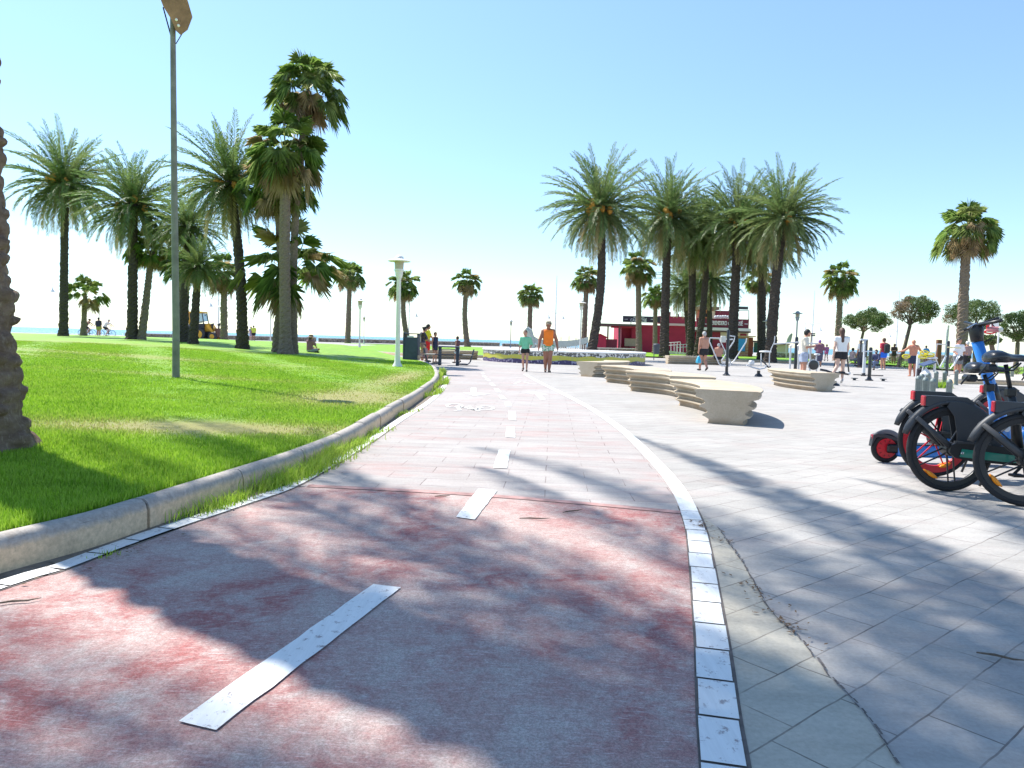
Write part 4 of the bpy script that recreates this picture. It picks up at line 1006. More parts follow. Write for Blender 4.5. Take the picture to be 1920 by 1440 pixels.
# ---------------------------------------------------------------- people: one continuous body surface from blended tapered limbs
def surfnet(sdf, lo, hi, h):
    lo = np.array(lo, float); n = np.ceil((np.array(hi) - lo) / h).astype(int) + 1
    ax = [lo[i] + np.arange(n[i]) * h for i in range(3)]
    X, Y, Z = np.meshgrid(*ax, indexing='ij'); D = sdf(np.stack([X, Y, Z], -1).reshape(-1, 3)).reshape(X.shape)
    S = D < 0; c = [S[i:n[0] - 1 + i, j:n[1] - 1 + j, k:n[2] - 1 + k] for i in (0, 1) for j in (0, 1) for k in (0, 1)]
    anyc = np.any(c, 0) & ~np.all(c, 0); ids = -np.ones(anyc.shape, int); cells = np.argwhere(anyc); ids[anyc] = np.arange(len(cells))
    acc = np.zeros((len(cells), 3)); cnt = np.zeros(len(cells))
    cor = [(i, j, k) for i in (0, 1) for j in (0, 1) for k in (0, 1)]
    for a in cor:
        for b_ in cor:
            if sum(abs(p - q) for p, q in zip(a, b_)) == 1 and a < b_:
                da = D[cells[:, 0] + a[0], cells[:, 1] + a[1], cells[:, 2] + a[2]]; db = D[cells[:, 0] + b_[0], cells[:, 1] + b_[1], cells[:, 2] + b_[2]]
                m = (da < 0) != (db < 0); t = np.where(m, da / np.where(m, da - db, 1), 0)
                p = np.array(a) + t[:, None] * (np.array(b_) - np.array(a)); acc[m] += p[m]; cnt[m] += 1
    V = lo + (cells + acc / cnt[:, None]) * h; F = []
    for d_ in range(3):
        u, v = (d_ + 1) % 3, (d_ + 2) % 3
        s1 = [slice(None)] * 3; s2 = [slice(None)] * 3; s1[d_] = slice(0, -1); s2[d_] = slice(1, None)
        E = S[tuple(s1)] != S[tuple(s2)]; q = np.argwhere(E)
        q = q[(q[:, u] > 0) & (q[:, v] > 0) & (q[:, u] < n[u] - 1) & (q[:, v] < n[v] - 1)]
        inside = S[tuple(s1)][q[:, 0], q[:, 1], q[:, 2]]
        def cid(du, dv):
            r = q.copy(); r[:, u] -= du; r[:, v] -= dv; return ids[r[:, 0], r[:, 1], r[:, 2]]
        f = np.stack([cid(1, 1), cid(0, 1), cid(0, 0), cid(1, 0)], 1); f[~inside] = f[~inside][:, ::-1]; F.append(f)
    return V, np.concatenate(F)
def caps(p, a, b_, ra, rb):
    a, b_ = np.array(a, float), np.array(b_, float); ab = b_ - a; t = np.clip(((p - a) @ ab) / (ab @ ab + 1e-12), 0, 1)
    return np.linalg.norm(p - a - t[:, None] * ab, axis=1) - (ra + (rb - ra) * t)
def smin(a, b_, k):
    h = np.clip(.5 + .5 * (b_ - a) / k, 0, 1); return b_ + (a - b_) * h - k * h * (1 - h)
J0 = dict(head=(0, .012, .925), neck=(0, -.005, .84), chest=(0, 0, .735), waist=(0, 0, .62), pelvis=(0, -.005, .53),
          lsh=(-.098, -.005, .805), rsh=(.098, -.005, .805), lel=(-.125, -.01, .635), rel=(.125, -.01, .635), lwr=(-.13, .03, .49), rwr=(.13, .03, .49),
          lhip=(-.048, 0, .515), rhip=(.048, 0, .515), lkn=(-.055, .012, .285), rkn=(.055, .012, .285), lan=(-.058, -.01, .045), ran=(.058, -.01, .045))
SKINS = {}
def cm(name, col, var=.12, rough=.8, scale=9):
    k = 'cloth ' + name
    return mat(k, col, rough, var=var, scale=scale, bump=.9, bscale=7.0)
SKIN_T = mat('tanned skin', (0.42, 0.215, 0.135), .55, var=.1, scale=5); SKIN_R = mat('reddish skin', (0.50, 0.24, 0.16), .55, var=.1, scale=5)
SKIN_P = mat('pale skin', (0.62, 0.40, 0.31), .55, var=.08, scale=5); SKIN_D = mat('dark skin', (0.16, 0.08, 0.055), .55, var=.1, scale=5)
HAIR_B = mat('black hair', (0.02, 0.016, 0.015), .6, var=.3, scale=40); HAIR_N = mat('brown hair', (0.09, 0.045, 0.03), .6, var=.3, scale=40); HAIR_G = mat('grey hair', (0.42, 0.41, 0.40), .7, var=.2, scale=40)
BLACK = cm('black', (0.018, 0.018, 0.022)); SHOE = cm('shoe', (0.03, 0.03, 0.03)); EYE = mat('eye', (0.02, 0.015, 0.012), .2, var=0); LIP = mat('lips', (0.30, 0.10, 0.08), .5, var=0)
def person(loc, rotz, H, label, skin, pose=None, bulk=1.0, shirt=None, sleeve=.55, shorts=None, shortlen=.55, hair=HAIR_B, hairstyle='short', hat=None, shoes=SHOE, res=None, face=False, skirtflare=0, shirt_hem=0.0, group=None, armr=1.0, extras=None, belly=0.0):
    J = dict(J0); J.update(pose or {}); J = {k: np.array(v, float) * H for k, v in J.items()}
    th = thing('person', label, 'person', loc, rotz, group); B = bulk * H
    res = res or .022
    def torso(p, o=0.0):
        q = p.copy(); ch, wa, pe = J['chest'], J['waist'], J['pelvis']; sx = (J['rsh'] - J['lsh']) * .5; sx = sx / (np.linalg.norm(sx) + 1e-9)
        hx = (J['rhip'] - J['lhip']); hx = hx / (np.linalg.norm(hx) + 1e-9)
        d_ = np.full(len(p), 9.0)
        for s in (-1, 1):
            a = J['chest'] + (J['neck'] - J['chest']) * .45 + sx * s * .045 * H
            d_ = smin(d_, caps(p, a, wa + hx * s * .030 * H, .062 * B + o, .054 * B + o), .02 * H)
            d_ = smin(d_, caps(p, wa + hx * s * .030 * H, pe + hx * s * .038 * H, .054 * B + o, .062 * B + o), .02 * H)
            sh = J['lsh'] if s < 0 else J['rsh']
            d_ = smin(d_, caps(p, J['neck'] - (J['neck'] - J['chest']) * .28, sh, .030 * B + o, .036 * B * armr + o), .02 * H)
        if belly: d_ = smin(d_, caps(p, wa + np.array([0, .025, .02]) * H, wa + np.array([0, .03, -.03]) * H, .07 * B * belly + o, .07 * B * belly + o), .03 * H)
        return d_
    def limb(p, a, b_, ra, rb, o=0.0): return caps(p, J[a], J[b_], ra * B + o, rb * B + o)
    def body(p):
        d_ = torso(p)
        d_ = smin(d_, caps(p, J['neck'] - (J['neck'] - J['chest']) * .2, J['head'] - np.array([0, .012, .03]) * H, .032 * B, .030 * H), .015 * H)
        hd = J['head']; q = (p - hd) / (np.array([.045, .056, .066]) * H); he = (np.linalg.norm(q, axis=1) - 1) * .05 * H
        d_ = smin(d_, he, .010 * H)
        d_ = smin(d_, caps(p, hd + np.array([0, .02, -.035]) * H, hd + np.array([0, .036, -.052]) * H, .026 * H, .016 * H), .012 * H)
        d_ = smin(d_, caps(p, hd + np.array([0, .055, .004]) * H, hd + np.array([0, .066, -.014]) * H, .005 * H, .009 * H), .006 * H)
        for s in (-1, 1): d_ = smin(d_, caps(p, hd + np.array([s * .047, .0, .006]) * H, hd + np.array([s * .048, -.004, -.012]) * H, .009 * H, .007 * H), .004 * H)
        for s in 'lr':
            d_ = smin(d_, limb(p, s + 'sh', s + 'el', .031 * armr, .024 * armr), .018 * H); d_ = smin(d_, limb(p, s + 'el', s + 'wr', .025 * armr, .016), .01 * H)
            d_ = smin(d_, limb(p, s + 'hip', s + 'kn', .054, .034), .02 * H)
            c1 = J[s + 'kn'] + (J[s + 'an'] - J[s + 'kn']) * .3
            d_ = smin(d_, caps(p, J[s + 'kn'], c1, .033 * B, .034 * B), .01 * H); d_ = smin(d_, caps(p, c1, J[s + 'an'], .034 * B, .020 * B), .01 * H)
            ft = FT[s]; d_ = smin(d_, caps(p, J[s + 'an'] + np.array([0, 0, -.015]) * H - ft * .02 * H, J[s + 'an'] + ft * .095 * H + np.array([0, 0, -.028]) * H * (1 if abs(ft[2]) < .3 else 0), .020 * H, .014 * H), .012 * H)
            w_, e_ = J[s + 'wr'], J[s + 'el']; dr = (w_ - e_) / np.linalg.norm(w_ - e_); d_ = smin(d_, caps(p, w_, w_ + dr * .04 * H, .016 * H, .019 * H), .01 * H)
        return d_
    FT = {}
    for s in 'lr':
        f = (pose or {}).get(s + 'foot'); FT[s] = np.array(f if f is not None else (0.12 * (-1 if s == 'l' else 1), 1, 0), float); FT[s] /= np.linalg.norm(FT[s])
    for s in 'lr': J.pop(s + 'foot', None)
    allp = np.array(list(J.values())); lo = allp.min(0) - .14 * H; hi = allp.max(0) + .14 * H
    V, F = surfnet(body, lo, hi, res)
    mb = MB(); mb.v = [tuple(v) for v in V]; mb.f = [tuple(f) for f in F]; mb.att = [0] * len(mb.v)
    for s in 'lr':   # fingers and thumb rooted inside the palm
        w_, e_ = J[s + 'wr'], J[s + 'el']; dr = (w_ - e_) / np.linalg.norm(w_ - e_); ref = np.array([0, 1, 0]) if abs(dr[1]) < .8 else np.array([0, 0, 1.]); sd = ref - dr * (ref @ dr); sd /= np.linalg.norm(sd); nr = np.cross(dr, sd) * (1 if s == 'l' else -1)
        for i, (o_, L_) in enumerate([(-.016, .034), (-.006, .042), (.005, .045), (.015, .041)]):
            a = w_ + dr * .045 * H + sd * o_ * H; b1 = a + dr * L_ * .5 * H + nr * .003 * H; c1 = b1 + dr * L_ * .42 * H + nr * .014 * H
            mb.tube([a, b1, c1], [.0065 * H, .006 * H, .0045 * H], 5)
        a = w_ + dr * .02 * H + sd * .012 * H; mb.tube([a, a + (dr * .018 + sd * .020) * H, a + (dr * .042 + sd * .028) * H], [.0075 * H, .0068 * H, .005 * H], 5)
    mb.build('body', skin, th, smooth=True)
    if shirt is not None:
        o = .010 * H; hemc = J['pelvis'] + (J['pelvis'] - J['waist']) * shirt_hem; up_ = J['waist'] - J['pelvis']; up_ = up_ / np.linalg.norm(up_)
        nk = J['neck'] + (J['chest'] - J['neck']) * .06; nu = (J['neck'] - J['chest']); nu /= np.linalg.norm(nu)
        def fs(p):
            d_ = torso(p, o)
            if shirt_hem > -.2: d_ = smin(d_, caps(p, J['pelvis'] - np.array([.025, 0, 0]) * H, hemc + np.array([.0, 0, -.02]) * H, .066 * B + o, .066 * B + o), .02 * H); d_ = smin(d_, caps(p, J['pelvis'] + np.array([.025, 0, 0]) * H, hemc, .066 * B + o, .066 * B + o), .02 * H)
            if sleeve > 0:
                for s in 'lr':
                    e = J[s + 'sh'] + (J[s + 'el'] - J[s + 'sh']) * min(1, sleeve); d_ = smin(d_, caps(p, J[s + 'sh'], e, .036 * B * armr + o, .033 * B * armr + o), .015 * H)
                    if sleeve > 1: d_ = smin(d_, caps(p, e, J[s + 'el'] + (J[s + 'wr'] - J[s + 'el']) * (sleeve - 1), .030 * B + o, .024 * B + o), .015 * H)
            d_ = np.maximum(d_, -((p - hemc) @ up_)); d_ = np.maximum(d_, (p - nk) @ nu)
            if sleeve == 0:
                for s in 'lr':
                    sgn = (J[s + 'sh'] - J['chest']); sgn = np.array([sgn[0], sgn[1], 0]); sgn /= np.linalg.norm(sgn); d_ = np.maximum(d_, (p - (J[s + 'sh'] - sgn * .006 * H)) @ sgn)
            return d_
        V, F = surfnet(fs, lo, hi, res); me = mesh_np('shirt', V, F, shirt); me.polygons.foreach_set('use_smooth', [True] * len(me.polygons)); ob = bpy.data.objects.new('shirt', me); COL.objects.link(ob); ob.parent = th
    if shorts is not None:
        o = .013 * H; wu = (J['waist'] - J['pelvis']); wu /= np.linalg.norm(wu); wc = J['pelvis'] + (J['waist'] - J['pelvis']) * .30
        def fp(p):
            d_ = torso(p, o * .8)
            for s in 'lr':
                e = J[s + 'hip'] + (J[s + 'kn'] - J[s + 'hip']) * min(1, shortlen); rr = .056 - .020 * min(1, shortlen) + .004
                d_ = smin(d_, caps(p, J[s + 'hip'], e, .056 * B + o, rr * B + o * (1.0 + skirtflare)), .02 * H)
                if shortlen > 1: d_ = smin(d_, caps(p, J[s + 'kn'], J[s + 'kn'] + (J[s + 'an'] - J[s + 'kn']) * (shortlen - 1), .038 * B + o, .028 * B + o), .02 * H)
                if shortlen <= 1:
                    ax = J[s + 'kn'] - J[s + 'hip']; ax /= np.linalg.norm(ax); near_leg = ((p - J['pelvis']) @ np.array([1., 0, 0])) * (1 if s == 'r' else -1) > 0
                    d_ = np.where(near_leg, np.maximum(d_, (p - e) @ ax), d_)
            return np.maximum(d_, (p - wc) @ wu)
        V, F = surfnet(fp, lo, hi, res); me = mesh_np('shorts', V, F, shorts); me.polygons.foreach_set('use_smooth', [True] * len(me.polygons)); ob = bpy.data.objects.new('shorts' if shortlen <= 1 else 'trousers', me); COL.objects.link(ob); ob.parent = th
    if hairstyle != 'bald':
        hd = J['head']; L_ = {'short': 0, 'long': .17, 'tail': .09, 'bun': 0, 'cap': 0}[hairstyle]
        def fh(p):
            q = (p - hd - np.array([0, -.007, .008]) * H) / (np.array([.052, .061, .069]) * H); d_ = (np.linalg.norm(q, axis=1) - 1) * .055 * H
            cut = ((p - hd) / H) @ np.array([0, .80, -.60]) * H - .010 * H
            d_ = np.maximum(d_, cut)
            if L_: d_ = smin(d_, caps(p, hd + np.array([0, -.035, .0]) * H, hd + np.array([.0, -.055, -L_]) * H, (.040 if hairstyle == 'long' else .024) * H, (.036 if hairstyle == 'long' else .012) * H), .02 * H)
            if hairstyle == 'bun': d_ = smin(d_, caps(p, hd + np.array([0, -.06, .03]) * H, hd + np.array([0, -.065, .04]) * H, .026 * H, .024 * H), .01 * H)
            return d_
        V, F = surfnet(fh, hd - .3 * H * np.array([.5, .6, 1]), hd + .12 * H, min(res, .014)); me = mesh_np('hair', V, F, hair); me.polygons.foreach_set('use_smooth', [True] * len(me.polygons)); ob = bpy.data.objects.new('hair', me); COL.objects.link(ob); ob.parent = th
    hd = Vector(J['head'])
    if hat == 'fedora':
        MB().lathe([(.085 * H, .018 * H), (.088 * H, .022 * H), (.056 * H, .030 * H), (.053 * H, .072 * H), (.040 * H, .082 * H), (.01 * H, .078 * H)], 20, c=hd).build('hat', cm('straw', (.42, .34, .25)), th, smooth='auto')
        MB().lathe([(.0575 * H, .030 * H), (.0570 * H, .045 * H), (.05 * H, .045 * H)], 20, c=hd).build('hat_band', BLACK, th)
    if hat == 'sunhat':
        MB().lathe([(.125 * H, .0 * H), (.128 * H, .006 * H), (.07 * H, .025 * H), (.06 * H, .065 * H), (.03 * H, .08 * H), (.005 * H, .08 * H)], 18, c=hd).build('hat', extras or cm('straw', (.3, .24, .18)), th, smooth='auto')
    if face:
        for s in (-1, 1):
            MB().ell(hd + Vector((s * .019, .0525, .006)) * H, (.007 * H, .004 * H, .0045 * H), 8, 6).build('eye', EYE, th)
        MB().ell(hd + Vector((0, .054, -.030)) * H, (.014 * H, .005 * H, .003 * H), 8, 6).build('mouth', LIP, th)
    if shoes is not None:
        for s in 'lr':
            a = Vector(J[s + 'an']); f = Vector(FT[s]); z0 = -.033 * H if abs(f.z) < .3 else -.02 * H
            MB().tube([a - f * .035 * H + Vector((0, 0, z0 + .008 * H)), a + Vector((0, 0, z0 + .012 * H)) + f * .01 * H, a + f * .07 * H + Vector((0, 0, z0 + .008 * H)), a + f * .115 * H + Vector((0, 0, z0 + .006 * H))], [.020 * H, .026 * H, .024 * H, .012 * H], 8).build('shoe', shoes, th, smooth=True)
    return th
WALK = dict(lkn=(-.05, .065, .29), lan=(-.05, .075, .05), rkn=(.05, .02, .28), ran=(.052, -.11, .075), rfoot=(.1, 1, -.5), lel=(-.13, -.05, .64), lwr=(-.14, -.03, .49), rel=(.13, .03, .635), rwr=(.135, .10, .505))
SIT = dict(head=(0, .0, .665), neck=(0, -.02, .58), chest=(0, -.03, .475), waist=(0, -.04, .36), pelvis=(0, -.03, .275), lsh=(-.098, -.02, .545), rsh=(.098, -.02, .545), lel=(-.14, .02, .40), rel=(.14, .02, .40), lwr=(-.09, .13, .34), rwr=(.09, .13, .34), lhip=(-.05, 0, .27), rhip=(.05, 0, .27), lkn=(-.07, .225, .285), rkn=(.07, .225, .285), lan=(-.07, .22, .045), ran=(.07, .22, .045))
GROUND_SIT = dict(head=(0, .02, .44), neck=(0, 0, .36), chest=(0, -.02, .26), waist=(0, -.03, .15), pelvis=(0, -.02, .075), lsh=(-.095, -.01, .325), rsh=(.095, -.01, .325), lel=(-.14, .06, .21), rel=(.14, .06, .21), lwr=(-.08, .15, .16), rwr=(.08, .15, .16), lhip=(-.05, 0, .07), rhip=(.05, 0, .07), lkn=(-.16, .17, .09), rkn=(.16, .17, .09), lan=(.02, .20, .04), ran=(-.02, .24, .04), lfoot=(1, .3, 0), rfoot=(-1, .3, 0))
BIKE = dict(head=(0, .16, .90), neck=(0, .10, .82), chest=(0, .05, .73), waist=(0, -.03, .635), pelvis=(0, -.07, .555), lsh=(-.095, .09, .785), rsh=(.095, .09, .785), lel=(-.14, .20, .70), rel=(.14, .20, .70), lwr=(-.13, .30, .63), rwr=(.13, .30, .63), lhip=(-.05, -.05, .53), rhip=(.05, -.05, .53), lkn=(-.06, .13, .42), rkn=(.06, .12, .33), lan=(-.06, .08, .22), ran=(.06, .02, .12))
PHONE = dict(lel=(-.135, .02, .645), lwr=(-.05, .13, .66), rel=(.135, .02, .645), rwr=(.05, .13, .66), head=(0, .035, .915))
def at0(px, py): return G(px, py, 0)
S = lambda *a: a
# walking man and girl (facing the camera)
orange = cm('orange', (0.95, 0.22, 0.02), .06)
m_floral = m_mosaic('floral cloth', (0.10, 0.32, 0.16), (0.75, 0.76, 0.68), 22, .5, (.25, .45, .35)); m_floral.name = 'cloth floral'
fm = at0(1026, 698)
person(fm, PI + .06, 1.80, 'man in a straw hat and bright orange vest walking toward us', mat('deep tan skin', (0.33, 0.14, 0.09), .5, var=.1),
       dict(WALK, lel=(-.165, -.01, .635), rel=(.165, .0, .635), lwr=(-.185, .03, .49), rwr=(.185, .05, .49), lan=(-.03, .04, .045), lkn=(-.042, .04, .285), rkn=(.04, -.0, .28), ran=(.03, -.08, .065)), 1.22, orange, 0, m_floral, .42, hair=HAIR_G, hat='fedora', face=True, res=.017, armr=1.05, shirt_hem=.1)
fg = at0(984, 696.5)
person(fg, PI - .12, 1.48, 'girl in a mint green top and black shorts walking beside the man in orange', mat('girl skin', (0.50, 0.27, 0.19), .55, var=.08),
       dict(WALK, head=(.012, .02, .925), lel=(-.15, .0, .645), lwr=(-.14, .10, .61), rel=(.135, .0, .645), rwr=(.14, .02, .50)), .86, cm('mint', (0.20, 0.58, 0.36), .08), .95, cm('soft black', (.014, .014, .016)), .34, hair=HAIR_N, hairstyle='tail', face=True, res=.016, shirt_hem=-.15)
# family round the table
person(AT(792, 32.5, 0), -1.2, 1.62, 'woman with a bun in a dark patterned top bending beside the dark bin', SKIN_T, dict(head=(0, .06, .915), lel=(-.12, .08, .66), lwr=(-.08, .17, .60), rel=(.12, .08, .66), rwr=(.08, .18, .60)), 1.0, m_mosaic('dark print cloth', (0.025, 0.02, 0.04), (0.20, 0.10, 0.08), 40, .7, (.04, .03, .05)), .9, SKIN_T if False else cm('salmon', (.35, .2, .17)), .45, hair=HAIR_B, hairstyle='bun', res=.024, shirt_hem=.2)
person(AT(800, 34.0, 0), -1.2, 1.75, 'man in a yellow shirt standing behind the woman with the bun', SKIN_T, dict(head=(0, .03, .92), rwr=(.10, .2, .62), rel=(.14, .06, .66)), 1.05, cm('yellow', (.80, .72, .04), .05), .7, cm('red', (.70, .02, .02)), .9, res=.024)
person(AT(815, 33.0, 0), -2.3, 1.38, 'boy in a dark navy tank top between the adults and the table', SKIN_T, None, .85, cm('navy', (.02, .025, .06)), .0, cm('navy', (.02, .025, .06)), .5, res=.022)
person(AT(857, 33.2, 0), .9, 1.22, 'small boy bare shouldered with pale blue shorts at the right end of the table', SKIN_T, dict(WALK), .85, cm('maroon', (.12, .05, .06)), 0, cm('pale blue', (.45, .62, .64)), .7, res=.022)
person(AT(470.5, 84, .15), PI * .1, 1.72, 'person in a lavender dress walking by the sea wall beside a man in yellow', SKIN_P, WALK, .95, cm('lavender', (.34, .28, .45)), .5, cm('lavender', (.34, .28, .45)), .6, hair=HAIR_N, hairstyle='long', res=.03)
person(AT(475.5, 84, .15), PI * .1, 1.84, 'man in a lime yellow T-shirt and dark shorts walking by the sea wall', SKIN_T, WALK, 1.0, cm('lime', (.62, .70, .08)), .6, BLACK, .6, res=.03)
person(AT(582, 35, lz(*AT(582, 35, .4).xy)), -.5, 1.62, 'woman in a brown hat and mauve top sitting on the lawn', SKIN_T, GROUND_SIT, 1.0, cm('mauve', (.26, .12, .17)), .8, cm('dusty blue', (.3, .34, .4)), .8, hat='sunhat', extras=cm('brown straw', (.2, .15, .09)), hairstyle='long', hair=HAIR_N, res=.024)
# cyclists on the promenade, left
def cyclist_bike(p, rot, label, col=(0.25, 0.26, 0.28), s=1.0):
    th = thing('bicycle', label, 'bicycle', p, rot, 'bicycles ridden on the promenade'); m = mat('cycle paint %0.2f' % col[0], col, .4, .3, var=0); rb = mat('tyre rubber', (.02, .02, .02), .85, var=.1)
    for x in (-.50, .55):
        w_ = MB(); w_.tube([(x + .33 * math.cos(a * PI / 12), 0, .34 + .33 * math.sin(a * PI / 12)) for a in range(25)], .02, 6, cap=False); o_ = w_.build('wheel', rb, th)
        sp = MB()
        for k in range(8): a = k * PI / 8; sp.tube([(x + .32 * math.cos(a), 0, .34 + .32 * math.sin(a)), (x - .32 * math.cos(a), 0, .34 - .32 * math.sin(a))], .004, 3)
        sp.build('spokes', M_GREY, o_)
    f = MB(); f.tube([(-.5, 0, .34), (-.1, 0, .28), (-.22, 0, .80), (-.5, 0, .34)], .016, 6); f.tube([(-.1, 0, .28), (.40, 0, .75), (-.2, 0, .74)], .018, 6); f.tube([(.55, 0, .34), (.42, 0, .70), (.38, 0, .98)], .018, 6); f.build('frame', m, th)
    MB().tube([(.30, -.28, 1.0), (.40, -.08, .99), (.40, .08, .99), (.30, .28, 1.0)], .013, 6).build('handlebar', M_GREY, th)
    MB().ell((-.24, 0, .87), (.13, .07, .035), 10, 6).build('saddle', rb, th)
    return th
for px_, lab, sh, sk, hr, hs in ((163, 'cyclist in a dark sleeveless top riding right past the short fan palm', cm('charcoal', (.05, .04, .05)), SKIN_T, HAIR_B, 'bun'), (199, 'cyclist with grey hair in a white T-shirt riding right', cm('white', (.72, .72, .70), .03), SKIN_P, HAIR_G, 'short')):
    b_ = AT(px_, 69, .33)
    person(b_, -PI / 2, 1.75, lab, sk, BIKE, 1.0, sh, .5 if hs == 'short' else 0, BLACK, .6, hair=hr, hairstyle=hs, res=.028)
    cyclist_bike(b_ + Vector((0, 0, 0)), 0, 'bicycle under the ' + ('cyclist in the dark top' if hs == 'bun' else 'grey-haired cyclist in white'))
person(AT(185, 66, .33), 0, 1.80, 'man in a dark navy T-shirt seen from behind beyond the lawn', SKIN_T, None, 1.12, cm('ink', (.02, .025, .04)), .9, cm('olive', (.25, .32, .05)), .6, res=.028)
# plaza, right
person(at0(1318, 695), .25, 1.72, 'grey-haired shirtless man in black shorts walking away with a blue bag', SKIN_R, dict(WALK, lel=(-.135, -.02, .64), lwr=(-.145, -.01, .50)), 1.18, None, 0, BLACK, .48, hair=HAIR_G, res=.02, belly=.9)
bagp = at0(1309, 696); MB().lathe([(.02, .32), (.05, .28), (.11, .12), (.12, .03), (.08, 0)], 9, c=(0, 0, .34)).build('plastic_bag', mat('blue plastic', (.06, .42, .62), .35, var=.2), None, loc=bagp); tag(bpy.data.objects['plastic_bag'], 'bright blue plastic bag hanging from the shirtless man\'s hand', 'bag')
person(AT(1346, 42.2, .0), .1, 1.70, 'heavy shirtless man with white hair sitting on the long bench, back to us', SKIN_R, SIT, 1.25, None, 0, BLACK, .5, hair=HAIR_G, res=.026, shoes=None)
person(AT(1504, 24.0, 0), -PI / 2 - .1, 1.76, 'young man in a beige T-shirt and pale blue shorts looking down', SKIN_R, dict(PHONE, head=(0, .055, .905)), 1.02, cm('beige', (.72, .66, .56), .05), .7, cm('light blue', (.42, .47, .60)), .62, hair=HAIR_B, res=.02, shirt_hem=.25)
person(AT(1535, 45, 0), -.3, 1.66, 'person with a purple headscarf carrying a bag behind the exercise bike', SKIN_T, PHONE, 1.35, cm('plum', (.20, .09, .13)), 1.5, cm('slate', (.08, .08, .13)), 1.3, hair=cm('purple', (.24, .11, .40)), hairstyle='bun', res=.028, shirt_hem=.3)
person(AT(1549, 66, 0), 0, 1.52, 'girl in a purple top walking toward the sea in the distance', SKIN_D, WALK, .85, cm('violet', (.32, .10, .30)), .4, cm('magenta', (.40, .08, .22)), .3, hair=HAIR_B, res=.03)
person(AT(1574, 22.3, .10), -.12, 1.66, 'young woman in a white top and black shorts walking on the stepper', SKIN_P, dict(WALK, lkn=(-.06, -.02, .30), lan=(-.19, -.10, .10), lfoot=(-.9, .5, .25), rkn=(.045, .01, .28), ran=(.04, -.01, .05)), .95, cm('bright white', (.80, .80, .80), .03), .25, BLACK, .40, hair=HAIR_N, hairstyle='long', shoes=cm('white shoe', (.6, .6, .6)), res=.018, shirt_hem=-.25)
person(AT(1598, 50, .0), -1.2, 1.66, 'person in a pale top sitting on the low wall under the round tree', SKIN_T, SIT, 1.0, cm('peach', (.55, .38, .34)), .4, cm('grey', (.25, .25, .24)), 1.6, res=.028)
person(AT(1612, 46, .0), .4, 1.78, 'woman in a white top and long dark skirt behind the padded gym post', SKIN_T, None, 1.15, MATS['cloth white'], .8, cm('dark grey', (.06, .06, .08)), 1.8, hair=HAIR_G, res=.028)
person(AT(1655, 42, 0), .35, 1.82, 'man in a red T-shirt and bright blue shorts with a dark backpack', SKIN_R, None, 1.08, cm('raspberry', (.60, .05, .09)), .6, cm('royal blue', (.02, .16, .78)), .60, hair=HAIR_N, shoes=cm('pale shoe', (.55, .55, .55)), res=.024)
bb = AT(1661, 41.7, 0); MB().rbox((0, 0, 1.22), (.36, .22, .52), .07).build('backpack', mat('dark backpack', (.03, .035, .035), .8, var=.2), None, loc=bb, rotz=.35); tag(bpy.data.objects['backpack'], 'dark backpack worn by the man in bright blue shorts', 'backpack')
person(AT(1641, 41, 0), 2.2, 1.55, 'person in a dark blue top crouched low beside the man with the backpack', SKIN_D, SIT, 1.0, cm('dark blue', (.04, .05, .12)), 1.3, cm('denim', (.12, .16, .26)), 1.5, res=.028)
person(AT(1675, 56, 0), PI, 1.66, 'woman in dark clothes looking at her phone near the leaning tree', SKIN_D, PHONE, .95, cm('dark brown', (.06, .03, .035)), .6, BLACK, .35, hair=HAIR_B, res=.028)
person(AT(1710, 32, 0), -.15, 1.62, 'bald sunburnt shirtless man in navy shorts with arms spread at the yellow wheels', mat('sunburnt skin', (0.52, 0.21, 0.13), .5, var=.1), dict(lel=(-.20, .05, .70), lwr=(-.29, .15, .66), rel=(.20, .06, .70), rwr=(.30, .16, .655)), 1.15, None, 0, cm('navy shorts', (.02, .03, .07)), .72, hairstyle='bald', shoes=None, res=.02)
person(AT(1735, 70, 0), 0, 1.68, 'far person in a blue T-shirt beyond the yellow wheels, sea behind', SKIN_D, dict(lel=(-.19, 0, .66), rel=(.19, 0, .66), lwr=(-.12, .06, .58), rwr=(.12, .06, .58)), 1.0, cm('mid blue', (.06, .22, .50)), .7, BLACK, .7, res=.03)
person(AT(1794, 32.5, 0), PI + .2, 1.74, 'bearded man in a white T-shirt and grey shorts with a black belt bag', SKIN_R, dict(lel=(-.14, .02, .65), lwr=(-.12, .12, .62), rel=(.14, .02, .65), rwr=(.14, .10, .60)), 1.16, cm('clean white', (.78, .78, .80), .03), .75, cm('mid grey', (.17, .18, .20)), .78, hair=HAIR_B, shoes=cm('trainer', (.35, .36, .38)), face=True, res=.02, shirt_hem=.3)
MB().ell((0, 0, 0), (.14, .09, .12), 12, 8).build('belt_bag', BLACK, None, loc=AT(1800.5, 32.1, .86), smooth=True); tag(bpy.data.objects['belt_bag'], 'black bag at the hip of the man in the white T-shirt', 'bag')
person(AT(1811, 40, 0), .1, 1.74, 'person with a white cap and pinkish shoulder bag behind the man in white', SKIN_T, None, 1.05, cm('dusty pink', (.38, .24, .24)), .5, BLACK, 1.7, hair=cm('cap white', (.6, .6, .6)), res=.028)

